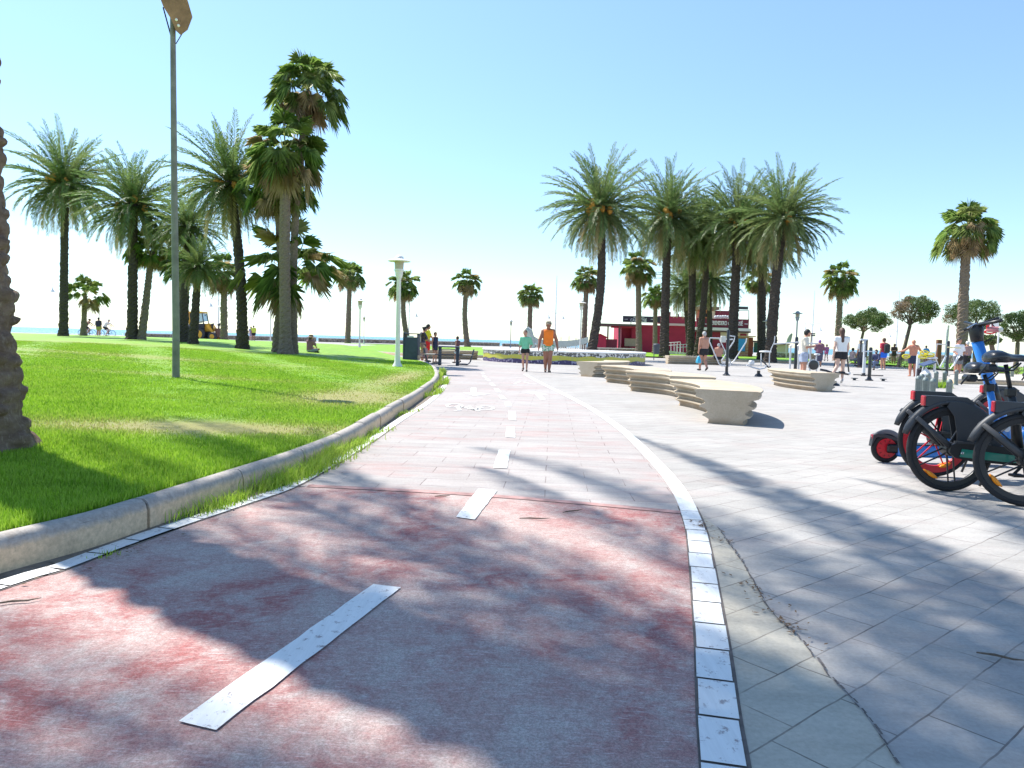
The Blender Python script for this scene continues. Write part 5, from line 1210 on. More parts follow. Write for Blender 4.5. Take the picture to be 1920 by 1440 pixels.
# ---------------------------------------------------------------- picnic table and bin near the family
M_DKB = mat('dark blue grey steel', (0.05, 0.065, 0.09), .5, .2, var=.15); M_SEAT = mat('grey seat board', (0.33, 0.31, 0.27), .6, var=.15)
tb = thing('picnic_table', 'dark blue metal table with tube-framed seats beside the lawn', 'table', AT(841, 30.3, 0), .05)
MB().rbox((0, 0, .76), (.86, .85, .05), .02).build('tabletop', M_DKB, tb)
for s in (-1, 1):
    MB().box((s * .36, 0, .37), (.13, .11, .73)).build('leg', M_DKB, tb)
    MB().tube([(s * .33, -.36, 0), (s * .33, -.36, .58), (s * .26, -.36, .66), (0, -.36, .67)], .02, 8).build('frame_tube', M_DKB, tb)
    MB().tube([(s * .30, -.30, .06), (s * .78, -.30, .05), (s * .88, -.30, .16), (s * 1.02, -.30, .68)], .020, 8).build('seat_frame', M_DKB, tb)
    MB().tube([(s * .30, .30, .06), (s * .80, .30, .05), (s * .90, .30, .16), (s * 1.04, .30, .68)], .020, 8).build('seat_frame', M_DKB, tb)
    MB().rbox((s * .76, 0, .44), (.42, .80, .035), .015).build('seat', M_SEAT, tb)
MB().tube([(-.95, -.31, .44), (.95, -.31, .44)], .018, 8).build('cross_bar', M_DKB, tb)
bn_ = thing('litter_bin', 'large dark blue box bin on feet left of the table', 'bin', AT(772, 31.5, 0), -.12)
MB().rbox((0, 0, .62), (.60, .42, .98), .02).build('body', M_DKB, bn_); MB().rbox((-.31, 0, .66), (.06, .48, 1.30), .01).build('side_panel', M_DKB, bn_)
MB().rbox((.02, 0, 1.26), (.68, .44, .04), .01).build('top', M_DKB, bn_); MB().box((.28, 0, 1.18), (.04, .40, .14)).build('post', M_DKB, bn_)
MB().box((-.02, -.216, 1.14), (.28, .01, .07)).build('opening', mat('white sheet', (.7, .7, .7), .8, var=0), bn_)
for s in (-1, 1): MB().rbox((s * .26, 0, .06), (.12, .38, .12), .02).build('foot', M_DKB, bn_)
person(AT(796, 31.2, 0), 2.0, 1.15, 'small child in a pink top crouching by the bin', SKIN_P, SIT, .9, cm('blush', (.45, .26, .25)), .7, cm('rose', (.40, .2, .22)), .5, hair=HAIR_N, res=.024)
def pole_bin(px, d_, label, h=1.15, z_=0.0):
    th = thing('litter_bin', label, 'bin', AT(px, d_, z_), 0, 'bins on posts')
    MB().tube([(-.12, 0, 0), (-.12, 0, h)], .03, 8).build('post', M_DKB, th); MB().lathe([(.17, .40), (.21, .42), (.235, h - .1), (.24, h - .08), (.20, h - .02), (.06, h)], 16, c=(.04, 0, 0)).build('body', mat('bin grey', (0.07, 0.08, 0.10), .6, var=.1), th, smooth='auto')
pole_bin(1229, 52, 'dark litter bin on a post in front of the red wall')

# ---------------------------------------------------------------- beach restaurant
RED = mat('crimson wall paint', (0.40, 0.018, 0.055), .7, var=.12, scale=1.2); BURG = mat('burgundy board', (0.16, 0.012, 0.03), .6, var=.2, scale=.8); CREAM = mat('cream wall', (0.66, 0.56, 0.38), .8, var=.06, scale=1); NAVY = mat('navy board', (0.045, 0.03, 0.06), .6, var=.1)
WT = mat('white lettering', (0.85, 0.85, 0.85), .6, var=0); DKR = mat('dark roof edge', (0.10, 0.06, 0.06), .7, var=.1)
RB = 88.0
def bx(name, x0, x1, y0, y1, d_, depth, m, par):
    a = P(x0, y1, d_); b_ = P(x1, y0, d_); c_ = (a + b_) / 2
    return MB().box((c_.x, d_ + depth / 2, c_.z), (abs(b_.x - a.x), depth, abs(b_.z - a.z))).build(name, m, par)
def zlow(x0, x1, yt, d_, depth, m, par, name='wall'):
    a = P(x0, yt, d_); b_ = P(x1, yt, d_); zt = (a.z + b_.z) / 2
    return MB().box(((a.x + b_.x) / 2, d_ + depth / 2, zt / 2), (b_.x - a.x, depth, zt)).build(name, m, par)
def text(s, name, size, x, y, z, par, m=WT, extr=.02, xs=1.0):
    cu = bpy.data.curves.new(name, 'FONT'); cu.body = s; cu.size = size; cu.extrude = extr; cu.align_x = 'CENTER'; cu.align_y = 'CENTER'; cu.offset = size * .012
    tmp = bpy.data.objects.new(name, cu); COL.objects.link(tmp); dg = bpy.context.evaluated_depsgraph_get(); me = bpy.data.meshes.new_from_object(tmp.evaluated_get(dg)); bpy.data.objects.remove(tmp)
    me.materials.clear(); me.materials.append(m); o = bpy.data.objects.new(name, me); COL.objects.link(o); o.rotation_euler = (PI / 2, 0, 0); o.location = (x, y, z); o.scale = (xs, 1, 1); o.parent = par; return o
bd = thing('restaurant', 'crimson beach restaurant with burgundy sign boards and cream right-hand block', 'building', (0, 0, 0))
zlow(1186, 1293, 610, RB, 10, RED, bd); zlow(1166, 1186, 612, RB + 1.2, 7, RED, bd, 'wall')
bx('fascia', 1146, 1200, 609.5, 614.5, RB - .6, .3, RED, bd); bx('canopy_roof', 1121, 1203, 608.3, 610, RB - 1.5, 6, DKR, bd)
for x_ in (1138.5, 1160): t = AT(x_, RB - 1.2, 0); zz = P(x_, 610, RB - 1.2).z; MB().box((t.x, t.y, zz / 2), (.16, .16, zz)).build('canopy_post', DKR, bd)
bx('tan_panel', 1171, 1193, 635, 649, RB - .3, .2, mat('tan panel', (.42, .32, .22), .8, var=.1), bd)
bx('parapet', 1234, 1293, 594, 607, RB - .1, .4, mat('crimson board', (.40, .03, .08), .6, var=.1), bd); bx('parapet_line', 1252, 1293, 607.3, 610.3, RB - .2, .5, mat('pink strip', (.75, .5, .5), .6, var=0), bd)
sg = bx('sign_board', 1168, 1238, 594, 603.5, RB - .5, .25, NAVY, bd)
def textat(s, name, px, py, d_, size, par, xs=1.0, m=WT): q = P(px, py, d_); return text(s, name, size, q.x, q.y, q.z, par, m, .02, xs)
def fit(s_, px0, px1, py, d_, cap, par):
    q = P((px0 + px1) / 2, py, d_); o = text(s_, 'lettering', cap / .70, q.x, q.y, q.z, par); w0 = o.dimensions.x if o.dimensions.x > 0 else max(v_.co.x for v_ in o.data.vertices) - min(v_.co.x for v_ in o.data.vertices)
    w0 = max(v_.co.x for v_ in o.data.vertices) - min(v_.co.x for v_ in o.data.vertices); o.scale = (((px1 - px0) / F_PX * d_) / w0, 1, 1); return o
fit('CASA', 1182, 1196, 600.6, RB - .54, .36, bd); fit('JOSÉ', 1199, 1213, 600.9, RB - .54, .36, bd); fit('MERENDERO', 1188, 1208, 596, RB - .54, .13, bd)
for x_ in (1174, 1223): MB().tube([P(x_ - 3, 598.5, RB - .53), P(x_ + 3, 598.8, RB - .53)], .03, 4).build('sign_line', WT, bd)
for x_ in (1183, 1225): MB().tube([P(x_, 603, RB - .3), P(x_, 609, RB - .3)], .05, 6).build('sign_post', DKR, bd)
zlow(1293, 1310, 602, RB + .6, 8, RED, bd)
zlow(1310, 1404, 616, RB - .4, 8, CREAM, bd); bx('roof_ledge', 1304, 1408, 616, 618.4, RB - 1.3, 2.5, mat('white ledge', (.7, .68, .64), .7, var=0), bd); bx('roof_fascia', 1304, 1408, 618.5, 621.5, RB - 1.1, 2.2, DKR, bd)
bx('sign_board', 1306, 1404.5, 599, 615, RB - 1.0, .3, BURG, bd)
fit('MERENDERO', 1330, 1363, 606, RB - 1.18, .46, bd); fit('CASA', 1365, 1377, 606.6, RB - 1.18, .46, bd); fit('JOSÉ', 1379, 1393, 607.2, RB - 1.18, .46, bd)
for x_ in (1322, 1399): MB().tube([P(x_ - 3, 607.3, RB - 1.03), P(x_ + 3, 607.6, RB - 1.03)], .035, 4).build('sign_line', WT, bd)
for x0, x1, y0, y1 in ((1314, 1326, 623, 636), (1334, 1351, 622.5, 634), (1376, 1382, 624, 630), (1388, 1400, 626, 631), (1330, 1366, 637, 655)):
    f_ = bx('window', x0, x1, y0, y1, RB - .47, .08, mat('dark red shutter', (.26, .02, .04), .7, var=.15), bd); 
bx('door', 1366, 1376, 625, 656, RB - .47, .08, mat('pale door', (.6, .55, .45), .7, var=.05), bd)
bx('upper_room', 1316, 1340, 579, 599, RB + 1.5, 3, mat('orange wood', (.45, .2, .07), .8, var=.2), bd); bx('upper_roof', 1311, 1349, 575.5, 580, RB + .8, 4.5, mat('brown roof', (.22, .14, .10), .8, var=.2), bd)
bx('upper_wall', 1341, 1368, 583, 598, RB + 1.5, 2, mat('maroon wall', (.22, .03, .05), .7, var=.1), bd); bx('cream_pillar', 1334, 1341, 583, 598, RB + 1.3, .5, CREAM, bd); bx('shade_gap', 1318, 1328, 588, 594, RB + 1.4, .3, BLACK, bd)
rg = random.Random(3)
for k in range(6): MB().ell(P(1342 + k * 4.6, 595 - rg.uniform(0, 1.5), RB - .3), (.2, .16, .2), 10, 7).build('white_bundle', mat('white fabric', (.75, .75, .75), .8, var=.05), bd)
MB().tube([P(1382, 600, RB), P(1382, 582.5, RB), P(1404, 582.5, RB), P(1404, 600, RB)], .05, 6).build('roof_frame', DKR, bd); bx('roof_panel', 1384, 1403, 575, 580, RB - .1, .15, mat('dark panel', (.06, .06, .07), .5, var=0), bd)
MB().tube([P(1272, 594, RB), P(1272, 589, RB)], .09, 6).build('vent', DKR, bd); MB().tube([P(1254, 594, RB + 2), P(1255, 585, RB + 2)], .2, 6).build('vent', mat('brown roof', (0, 0, 0)), bd)
sd_ = thing('red_shed', 'small gabled red shed left of the restaurant', 'shed', (0, 0, 0))
a, b_ = AT(1113, RB - 2), AT(1136, RB - 2); zt = P(1120, 632, RB - 2).z; za = P(1124, 627.5, RB - 2).z
MB().prism([(a.x, 0), (b_.x, 0), (b_.x, zt), ((a.x + b_.x) / 2, za), (a.x, zt)], RB - 2, RB + 1, lambda u, w_, h: (u, h, w_)).build('walls', RED, sd_)
c_ = AT(1156, RB - 1.5); MB().box(((b_.x + c_.x) / 2 + .02, RB - .3, zt / 2 - .1), (c_.x - b_.x, 2.4, zt - .2)).build('side_room', BURG, sd_)
MB().prism([(a.x - .12, zt - .08), ((a.x + b_.x) / 2, za + .0), (b_.x + .12, zt - .08), (b_.x + .12, zt + .02), ((a.x + b_.x) / 2, za + .12), (a.x - .12, zt + .02)], RB - 2.15, RB + 1.1, lambda u, w_, h: (u, h, w_)).build('roof', mat('red roof', (.34, .01, .04), .7, var=.1), sd_)
# ramp with railings
rp = thing('access_ramp', 'pale ramp with white tube railings in front of the red wall', 'ramp', (0, 0, 0))
for x0, x1, yt, yb_, d_ in ((1252, 1276, 641, 655, 80), (1268, 1294, 645, 658, 77)):
    mb = MB()
    for k in (0, .5): mb.tube([P(x0, yt + k * 10 + 1.5, d_), P(x1, yt + k * 10, d_)], .035, 6)
    for k in range(5): x_ = x0 + (x1 - x0) * k / 4; q = AT(x_, d_, .0); mb.tube([q, P(x_, yt + .7, d_)], .03, 6)
    mb.build('railing', M_WP, rp)
a, b_ = AT(1248, 78), AT(1296, 78); MB().prism([(a.x, 0), (b_.x, 0), (b_.x, .22), (a.x, .5)], 78, 82, lambda u, w_, h: (u, h, w_)).build('ramp_slab', M_CAP, rp)
# brick kiosk with blue poster
kb = thing('brick_kiosk', 'small brick kiosk with a bright blue poster', 'kiosk', (0, 0, 0)); KD = 74.0
bx_ = P(1379, 631, KD); by_ = P(1404, 631, KD)
MB().box(((bx_.x + by_.x) / 2, KD + .9, bx_.z / 2), (by_.x - bx_.x, 1.8, bx_.z)).build('brick_wall', m_brick(), kb); b2 = P(1413, 631, KD + .1)
MB().box(((by_.x + b2.x) / 2 + .003, KD + 1.1, bx_.z / 2 - .02), (b2.x - by_.x, 1.8, bx_.z - .05)).build('side_wall', mat('red brown wall', (.26, .06, .035), .8, var=.15), kb)
MB().box(((bx_.x + b2.x) / 2, KD + 1, bx_.z + .05), (b2.x - bx_.x + .3, 2.3, .10)).build('roof_slab', mat('kiosk slab', (.5, .28, .2), .8, var=.1), kb)
pf = bx('poster_frame', 1383, 1398.5, 634.5, 659.5, KD - .08, .07, mat('poster frame', (.15, .18, .22), .5, var=0), kb); pp = bx('poster', 1384.3, 1397.3, 636, 657.5, KD - .10, .015, mat('blue poster', (.03, .27, .68), .5, var=.12, scale=1.5), kb)
gt = thing('green_gate', 'dark green gate between brick posts right of the kiosk', 'gate', (0, 0, 0)); bx('panel', 1413.5, 1424, 642, 661, 78, .15, mat('dark green', (.02, .09, .06), .6, var=.2), gt); bx('lintel', 1411, 1428, 639, 641.5, 77.9, .3, DKR, gt); bx('post', 1411, 1413, 641.5, 664, 77.9, .3, mat('red brown wall', (0, 0, 0)), gt)
ht = thing('beige_hut', 'small beige flat-roofed hut behind the rubble wall', 'hut', (0, 0, 0)); zlow(1457, 1479, 646.5, 78, 3, mat('beige wall', (.62, .54, .36), .8, var=.06), ht, 'walls')
a, b_ = P(1455.5, 646, 77.8), P(1480.5, 645, 77.8); MB().box(((a.x + b_.x) / 2, 79.4, a.z + .05), (b_.x - a.x, 3.5, .1)).build('roof', DKR, ht)
fl = thing('feather_flag', 'curved grey and cream feather flag above the beige hut', 'flag', AT(1474, 66, 0))
q0 = AT(1474, 66, 0); pts = [P(x_, y_, 66) - q0 for x_, y_ in ((1474, 656), (1474.5, 643), (1477, 634), (1481, 627.5), (1485, 624.5))]
MB().tube([Vector((0, 0, 0))] + pts, .03, 6).build('pole', M_GREY, fl)
fo = [(1474.6, 643), (1477, 634), (1481, 627.5), (1485, 624.5), (1486, 627), (1484.5, 634), (1482.5, 642)]
MB().prism([((P(x_, y_, 66) - q0).x, (P(x_, y_, 66) - q0).z) for x_, y_ in fo], -.015, .015, lambda u, w_, h: (u, h, w_)).build('banner', mat('flag cloth', (.42, .44, .42), .8, var=.4, scale=2), fl)
sp = thing('signpost', 'thin street name post with dark plates behind the beige T-shirt man', 'sign', AT(1518.5, 50, 0)); zt = P(1518, 624, 50).z
MB().tube([(0, 0, 0), (0, 0, zt)], .035, 8).build('post', mat('rust post', (.16, .08, .07), .7, var=.1), sp)
for k in (0, 1): MB().box((.14, 0, zt - .06 - k * .12), (.24, .03, .09)).build('plate', mat('sign plate', (.06, .08, .08), .5, var=0), sp)
# ---------------------------------------------------------------- outdoor gym
M_BLK = mat('black gloss steel', (0.02, 0.02, 0.024), .35, .1, var=.1, coat=.3); M_SIL = mat('silver tube', (0.62, 0.63, 0.65), .38, .25, var=.08)
def gym(label, px, d_): return thing('gym_machine', label, 'gym machine', AT(px, d_), 0, 'outdoor exercise machines')
def pl_(th, d_, pts, r, name, m, n=8, dz=0.0):
    o = th.location; q = [P(x_, y_, d_ + dz) - o for x_, y_ in pts]; return MB().tube(q, r, n).build(name, m, th, smooth='auto')
def post(th, px, d_, ytop, r=.055, m=None, foot=.14, name='post'):
    o = th.location; b_ = AT(px, d_) - o; zt = P(px, ytop, d_).z
    MB().lathe([(r, 0), (r, zt - .06), (r * .8, zt - .01), (r * .3, zt)], 14, c=(b_.x, b_.y, 0)).build(name, m or M_BLK, th, smooth='auto')
    if foot: MB().lathe([(foot, 0), (foot, .03), (foot * .6, .06), (r * 1.2, .11), (r, .13)], 16, c=(b_.x, b_.y, 0)).build('base_plate', M_BLK, th, smooth='auto')
D1 = 27.6; g = gym('black post with swinging silver tube frames left of the row, sign box on it', 1362, D1); post(g, 1362, D1, 618)
pl_(g, D1, [(1331, 634), (1330, 640), (1348, 682), (1353, 686), (1361, 686)], .022, 'swing_frame', M_SIL, dz=-.25)
pl_(g, D1, [(1349, 636), (1371, 682), (1367, 687), (1353, 686)], .022, 'swing_frame', M_SIL, dz=.2)
pl_(g, D1, [(1400, 634), (1399, 641), (1377, 676), (1371, 681), (1354, 680), (1353, 676), (1362, 663)], .022, 'swing_frame', M_SIL, dz=.25)
pl_(g, D1, [(1331, 633.5), (1350, 634)], .02, 'cross_bar', M_SIL, dz=-.25); pl_(g, D1, [(1364, 629), (1378, 631), (1376, 640), (1366, 655)], .024, 'handle', M_SIL, dz=.1)
pl_(g, D1, [(1362, 636), (1374, 636.5)], .026, 'cross_bar', M_SIL, dz=0); o_ = P(1356, 636, D1 - .1) - g.location; MB().rbox(o_, (.19, .09, .24), .02).build('sign_box', mat('pale sign box', (.6, .6, .55), .6, var=.1), g)
D2 = 27.5; g = gym('silver rowing machine with round white seat', 1422, D2)
MB().lathe([(.15, 0), (.13, .06), (.06, .12), (.06, .22)], 14).build('base_plate', M_BLK, g, smooth='auto')
pl_(g, D2, [(1400, 684.5), (1411, 689), (1424, 692), (1434, 690), (1437, 684)], .03, 'beam', M_SIL); o_ = P(1409, 680, D2) - g.location; MB().rbox(o_, (.18, .2, .16), .03).build('footrest', M_SIL, g)
o_ = P(1435, 659.7, D2) - g.location; MB().lathe([(.20, -.02), (.22, .0), (.21, .03), (.1, .045)], 18, c=o_).build('seat', mat('white plastic', (.75, .75, .74), .4, var=0), g, smooth='auto')
pl_(g, D2, [(1427, 662), (1427, 687)], .022, 'leg', M_SIL); pl_(g, D2, [(1443, 661), (1442, 689), (1436, 688)], .022, 'leg', M_SIL); pl_(g, D2, [(1427, 676), (1434, 681), (1441, 689), (1445, 687)], .028, 'pedal_arm', M_BLK)
pl_(g, D2, [(1453, 630), (1452, 641), (1446, 654), (1444, 662)], .016, 'lever', M_SIL)
D3 = 25.0; g = gym('black post with long silver hand bars in front of the beige T-shirt man', 1490, D3); post(g, 1490, D3, 631.5)
pl_(g, D3, [(1452, 645), (1478, 643), (1502, 641)], .022, 'hand_bar', M_SIL, dz=-.3); pl_(g, D3, [(1487, 643), (1534, 644)], .024, 'hand_bar', M_SIL, dz=.3)
for x0, x1 in ((1482.5, 1480.5), (1497.5, 1497)): pl_(g, D3, [(x0, 648), (x1, 702)], .034, 'leg', M_SIL, dz=-.2)
for x_ in (1483, 1498): o_ = P(x_, 648.5, D3 - .2) - g.location; MB().rbox(o_, (.11, .10, .05), .02).build('pad', MATS['white plastic'], g)
D4 = 24.5; g = gym('exercise bike with a dark flywheel beside the silver hand bars', 1525, D4)
pl_(g, D4, [(1518, 648), (1519, 668), (1518, 700)], .03, 'leg', M_SIL); o_ = P(1525, 684.5, D4) - g.location
MB().lathe([(.12, -.05), (.16, -.045), (.165, 0), (.16, .045), (.12, .05)], 20, c=o_, axis='Y').build('flywheel', M_BLK, g, smooth='auto')
MB().tube([o_ + Vector((.165 * math.cos(a * PI / 10), 0, .165 * math.sin(a * PI / 10))) for a in range(-3, 13)], .03, 6).build('wheel_guard', M_SIL, g)
o_ = P(1532, 665, D4) - g.location; MB().lathe([(.08, -.02), (.10, .0), (.09, .03), (.04, .04)], 14, c=o_).build('seat', MATS['white plastic'], g, smooth='auto')
pl_(g, D4, [(1531, 667), (1529, 688), (1532, 698)], .022, 'seat_post', M_SIL); pl_(g, D4, [(1515, 650), (1528, 651)], .02, 'handle', M_SIL)
D5 = 22.3; g = gym('black elliptical stepper under the young woman in the white top', 1578, D5)
pl_(g, D5, [(1538, 693), (1549, 695), (1560, 699)], .035, 'pedal', M_BLK, dz=-.15); pl_(g, D5, [(1560, 698), (1572, 699.5), (1592, 702)], .028, 'beam', M_BLK); pl_(g, D5, [(1573, 698), (1584, 699.5)], .04, 'pedal', M_BLK, dz=-.1)
pl_(g, D5, [(1564, 637), (1565, 640), (1568, 668), (1562, 698)], .016, 'handle', M_BLK, dz=.3); pl_(g, D5, [(1582, 642), (1590, 643), (1591, 652), (1588, 663), (1592, 702)], .024, 'handle', M_BLK, dz=.25)
o_ = P(1592, 700, D5) - g.location; MB().rbox(o_, (.07, .08, .07), .01).build('hub_cover', M_SIL, g)
MB().lathe([(.15, 0), (.13, .05), (.05, .09), (.05, .14)], 12, c=AT(1565, 22.2) - g.location).build('base_plate', M_BLK, g, smooth='auto')
D6 = 31; g = gym('grey post with two long black back pads', 1620, D6); post(g, 1619, D6, 638, r=.065, m=M_SIL, foot=.11)
pl_(g, D6, [(1613.5, 637.5), (1627, 638)], .05, 'top_bar', M_SIL)
for x0 in (1614, 1625): o_ = P(x0, 654, D6 - .15) - g.location; MB().rbox(o_, (.07, .06, .72), .02).build('back_pad', M_BLK, g)
D7 = 26.5; g = gym('black post with a low bar and twisting foot discs', 1630, D7); post(g, 1629.5, D7, 651, r=.06)
pl_(g, D7, [(1618, 659.5), (1630, 659), (1643, 659.5)], .016, 'hand_bar', M_SIL, dz=-.15)
pl_(g, D7, [(1600, 702.5), (1630, 703.5), (1656, 704.5)], .018, 'floor_bar', M_BLK)
for x_ in (1602, 1656): MB().lathe([(.06, 0), (.05, .05), (.12, .065), (.12, .085), (.04, .09)], 16, c=AT(x_, D7) - g.location).build('foot_disc', M_BLK, g, smooth='auto')
D8 = 30.0; g = gym('yellow hand wheels on a silver post beside the shirtless man', 1733, D8); post(g, 1719.5, D8, 664, r=.07, m=M_SIL, foot=0)
M_YEL = mat('yellow tube', (.85, .72, .03), .4, var=.05)
for cx_, cy_, rx_, ry_, dz in ((1733, 661.5, 7.5, 4.0, -.2), (1743, 665, 9, 3.5, .0), (1730, 669, 8, 3.0, -.35), (1699, 668, 7, 3.4, .1)):
    pts = [(cx_ + rx_ * math.cos(k * PI / 9), cy_ + ry_ * math.sin(k * PI / 9)) for k in range(19)]; pl_(g, D8, pts, .022, 'hand_wheel', M_YEL, n=6, dz=dz)
    pl_(g, D8, [(cx_ - rx_, cy_), (cx_ + rx_, cy_ + .5)], .014, 'wheel_spoke', M_YEL, n=5, dz=dz)
pl_(g, D8, [(1722, 669), (1745, 672), (1757, 671)], .03, 'arm', M_SIL)
D9 = 29.0; g = gym('sit-up board with dark blue pad behind the bollards', 1737, D9)
a, b_ = P(1728, 685, D9) - g.location, P(1750, 678, D9) - g.location; MB().add([a + Vector((0, -.2, 0)), b_ + Vector((0, -.2, 0)), b_ + Vector((0, .2, .06)), a + Vector((0, .2, .06)), a + Vector((0, -.2, -.05)), b_ + Vector((0, -.2, -.05)), b_ + Vector((0, .2, .01)), a + Vector((0, .2, .01))], [(0, 1, 2, 3), (7, 6, 5, 4), (0, 4, 5, 1), (1, 5, 6, 2), (2, 6, 7, 3), (3, 7, 4, 0)]).build('board_pad', mat('navy pad', (.04, .07, .15), .5, var=.1), g)
pl_(g, D9, [(1753, 676), (1752, 697)], .05, 'leg', M_SIL); pl_(g, D9, [(1731, 686), (1729, 698)], .025, 'leg', M_SIL); pl_(g, D9, [(1744, 672), (1758, 672)], .025, 'top_bar', M_SIL)
D10 = 28.5; g = gym('black post with silver A-shaped swing bars before the man in white', 1774, D10); post(g, 1774, D10, 639)
pl_(g, D10, [(1757, 646), (1753, 668), (1762, 690), (1782, 691), (1800, 668), (1798, 660)], .018, 'swing_frame', M_SIL, dz=.25); pl_(g, D10, [(1774, 667), (1763, 688)], .03, 'swing_bar', M_SIL, dz=-.2); pl_(g, D10, [(1799, 662), (1788, 686)], .035, 'swing_bar', M_SIL, dz=-.25)
pl_(g, D10, [(1754, 645), (1775, 646), (1777, 649)], .018, 'cross_bar', M_SIL); pl_(g, D10, [(1777, 651), (1801, 652.5)], .022, 'hand_bar', mat('worn yellow bar', (.6, .55, .3), .5, var=.1), dz=-.15)
wp = thing('wooden_post', 'reddish brown square post beyond the yellow wheels', 'post', AT(1758, 55)); zt = P(1758, 637, 55).z; MB().rbox((0, 0, zt / 2), (.30, .3, zt), .02).build('post', mat('red brown timber', (.16, .06, .04), .8, var=.2), wp)
wp = thing('white_pole', 'thin white pole left of the tall fan palm', 'pole', AT(1771, 48)); zt = P(1773, 610, 48).z; MB().tube([(0, 0, 0), (.07, 0, zt)], .07, 10).build('pole', M_WP, wp)
# bags on the paving
MB().rbox((0, 0, .22), (.26, .22, .44), .06).build('black_bag', mat('black bag cloth', (.02, .02, .03), .8, var=.2), None, loc=AT(1725, 29.6)); tag(bpy.data.objects['black_bag'], 'black bag standing at the foot of the silver post', 'bag')
MB().lathe([(.15, 0), (.22, .06), (.20, .22), (.12, .34), (.05, .42), (.03, .48)], 11).build('white_bag', mat('white plastic bag', (.75, .76, .78), .5, var=.06), None, loc=AT(1735, 29.0)); tag(bpy.data.objects['white_bag'], 'white plastic bag on the paving behind the bollards', 'bag')

# ---------------------------------------------------------------- bollards
M_BOL = mat('grey green bollard paint', (0.17, 0.205, 0.195), .55, .2, var=.18, scale=12)
bol = thing('bollard', 'front-left bollard of the short grey cluster', 'bollard', G(1720, 746), 0, 'short grey bollards')
MB().lathe([(.085, 0), (.085, .015), (.062, .03), (.062, .44), (.066, .445), (.066, .46), (.058, .475), (.050, .50), (.028, .52), (.005, .527)], 18).build('post', M_BOL, bol, smooth='auto')
for q, lab in [((1727, 738), 'bollard directly behind the front-left bollard'), ((1733, 751), 'bollard in front, second from the left in the cluster'), ((1738.5, 735), 'third bollard from the left, standing farther back'),
               ((1747, 754), 'fourth bollard from the left, half hidden by the black mudguard'), ((1754, 728), 'bollard left of the bright weed tuft'), ((1770, 727), 'bollard right of the bright weed tuft'),
               ((1778, 756), 'lone front bollard just above the mudguard, right of the cluster'), ((1792, 722), 'bollard at the left end of the island kerb'), ((1841, 718), 'bollard behind the blue scooter stem'), ((1897, 714), 'bollard behind the seat post near the right edge')]:
    dup(bol, G(*q), 0, lab)
xs = rng.normal(0, .16, 260); ysx = rng.normal(0, .14, 260); c_ = G(1762, 727)
o = blades('weed_tuft', c_.x + xs, c_.y + ysx, np.zeros(260), rng.uniform(.08, .3, 260), np.full(260, .010), rng.uniform(0, .3, 260), lean=.8, m=M_BLADE); tag(o, 'bright green weed tuft between the bollards', 'weeds', kind='stuff')
# red-framed white backboard on a thin post
bb = thing('basketball_hoop', 'white backboard with red frame and hoop on a thin pale post', 'basketball hoop', AT(1867, 36)); zt = P(1867, 612, 36).z
MB().tube([(0, 0, 0), (0, 0, zt)], .04, 8).build('post', M_WP, bb)
def hb(name, pts, y0, y1, m): return MB().prism([((P(x_, y_, 36) - bb.location).x, (P(x_, y_, 36)).z) for x_, y_ in pts], y0, y1, lambda u, w_, h: (u, h, w_)).build(name, m, bb)
hb('backboard', [(1854, 618), (1855, 604), (1870, 599), (1871, 619.5)], -.10, -.06, mat('white board', (.8, .8, .8), .5, var=0))
RD = mat('red enamel', (.62, .01, .02), .4, var=.08)
hb('frame', [(1846, 619), (1847, 606), (1858, 599), (1858, 603.5), (1852, 607.5), (1852, 620)], -.14, -.11, RD); MB().tube([P(1858, 604, 36) - bb.location + Vector((0, -.12, 0)), P(1858.5, 617, 36) - bb.location + Vector((0, -.12, 0))], .02, 6).build('frame', RD, bb)
pts = [P(1856 + 9.5 * math.cos(k * PI / 10), 622.5 + 2.6 * math.sin(k * PI / 10), 36 - .3) - bb.location for k in range(21)]; MB().tube(pts, .04, 6).build('hoop', RD, bb)

# ---------------------------------------------------------------- rental bicycles and scooter
M_TYRE = mat('bike tyre', (0.018, 0.018, 0.02), .8, var=.15, scale=30, bump=.2); M_RIM = mat('black rim', (0.02, 0.02, 0.022), .4, .1, var=.05); M_RRED = mat('red rim', (0.60, 0.015, 0.03), .38, var=.05)
M_FEND = mat('charcoal mudguard', (0.045, 0.047, 0.052), .5, var=.12, scale=5); M_GREEN = mat('teal green frame paint', (0.015, 0.23, 0.16), .28, var=.05, coat=.5); M_BLUE = mat('bright blue frame paint', (0.02, 0.20, 0.62), .3, var=.04, coat=.5)
M_ORG = mat('orange reflector', (0.85, 0.28, 0.01), .25, var=.1, scale=80); M_TAIL = mat('red tail light', (0.45, 0.03, 0.05), .2, var=.1); M_SAD = mat('black saddle vinyl', (0.022, 0.024, 0.03), .32, var=.08, coat=.25); M_CHR = mat('bolt steel', (.6, .6, .6), .25, .9, var=0)
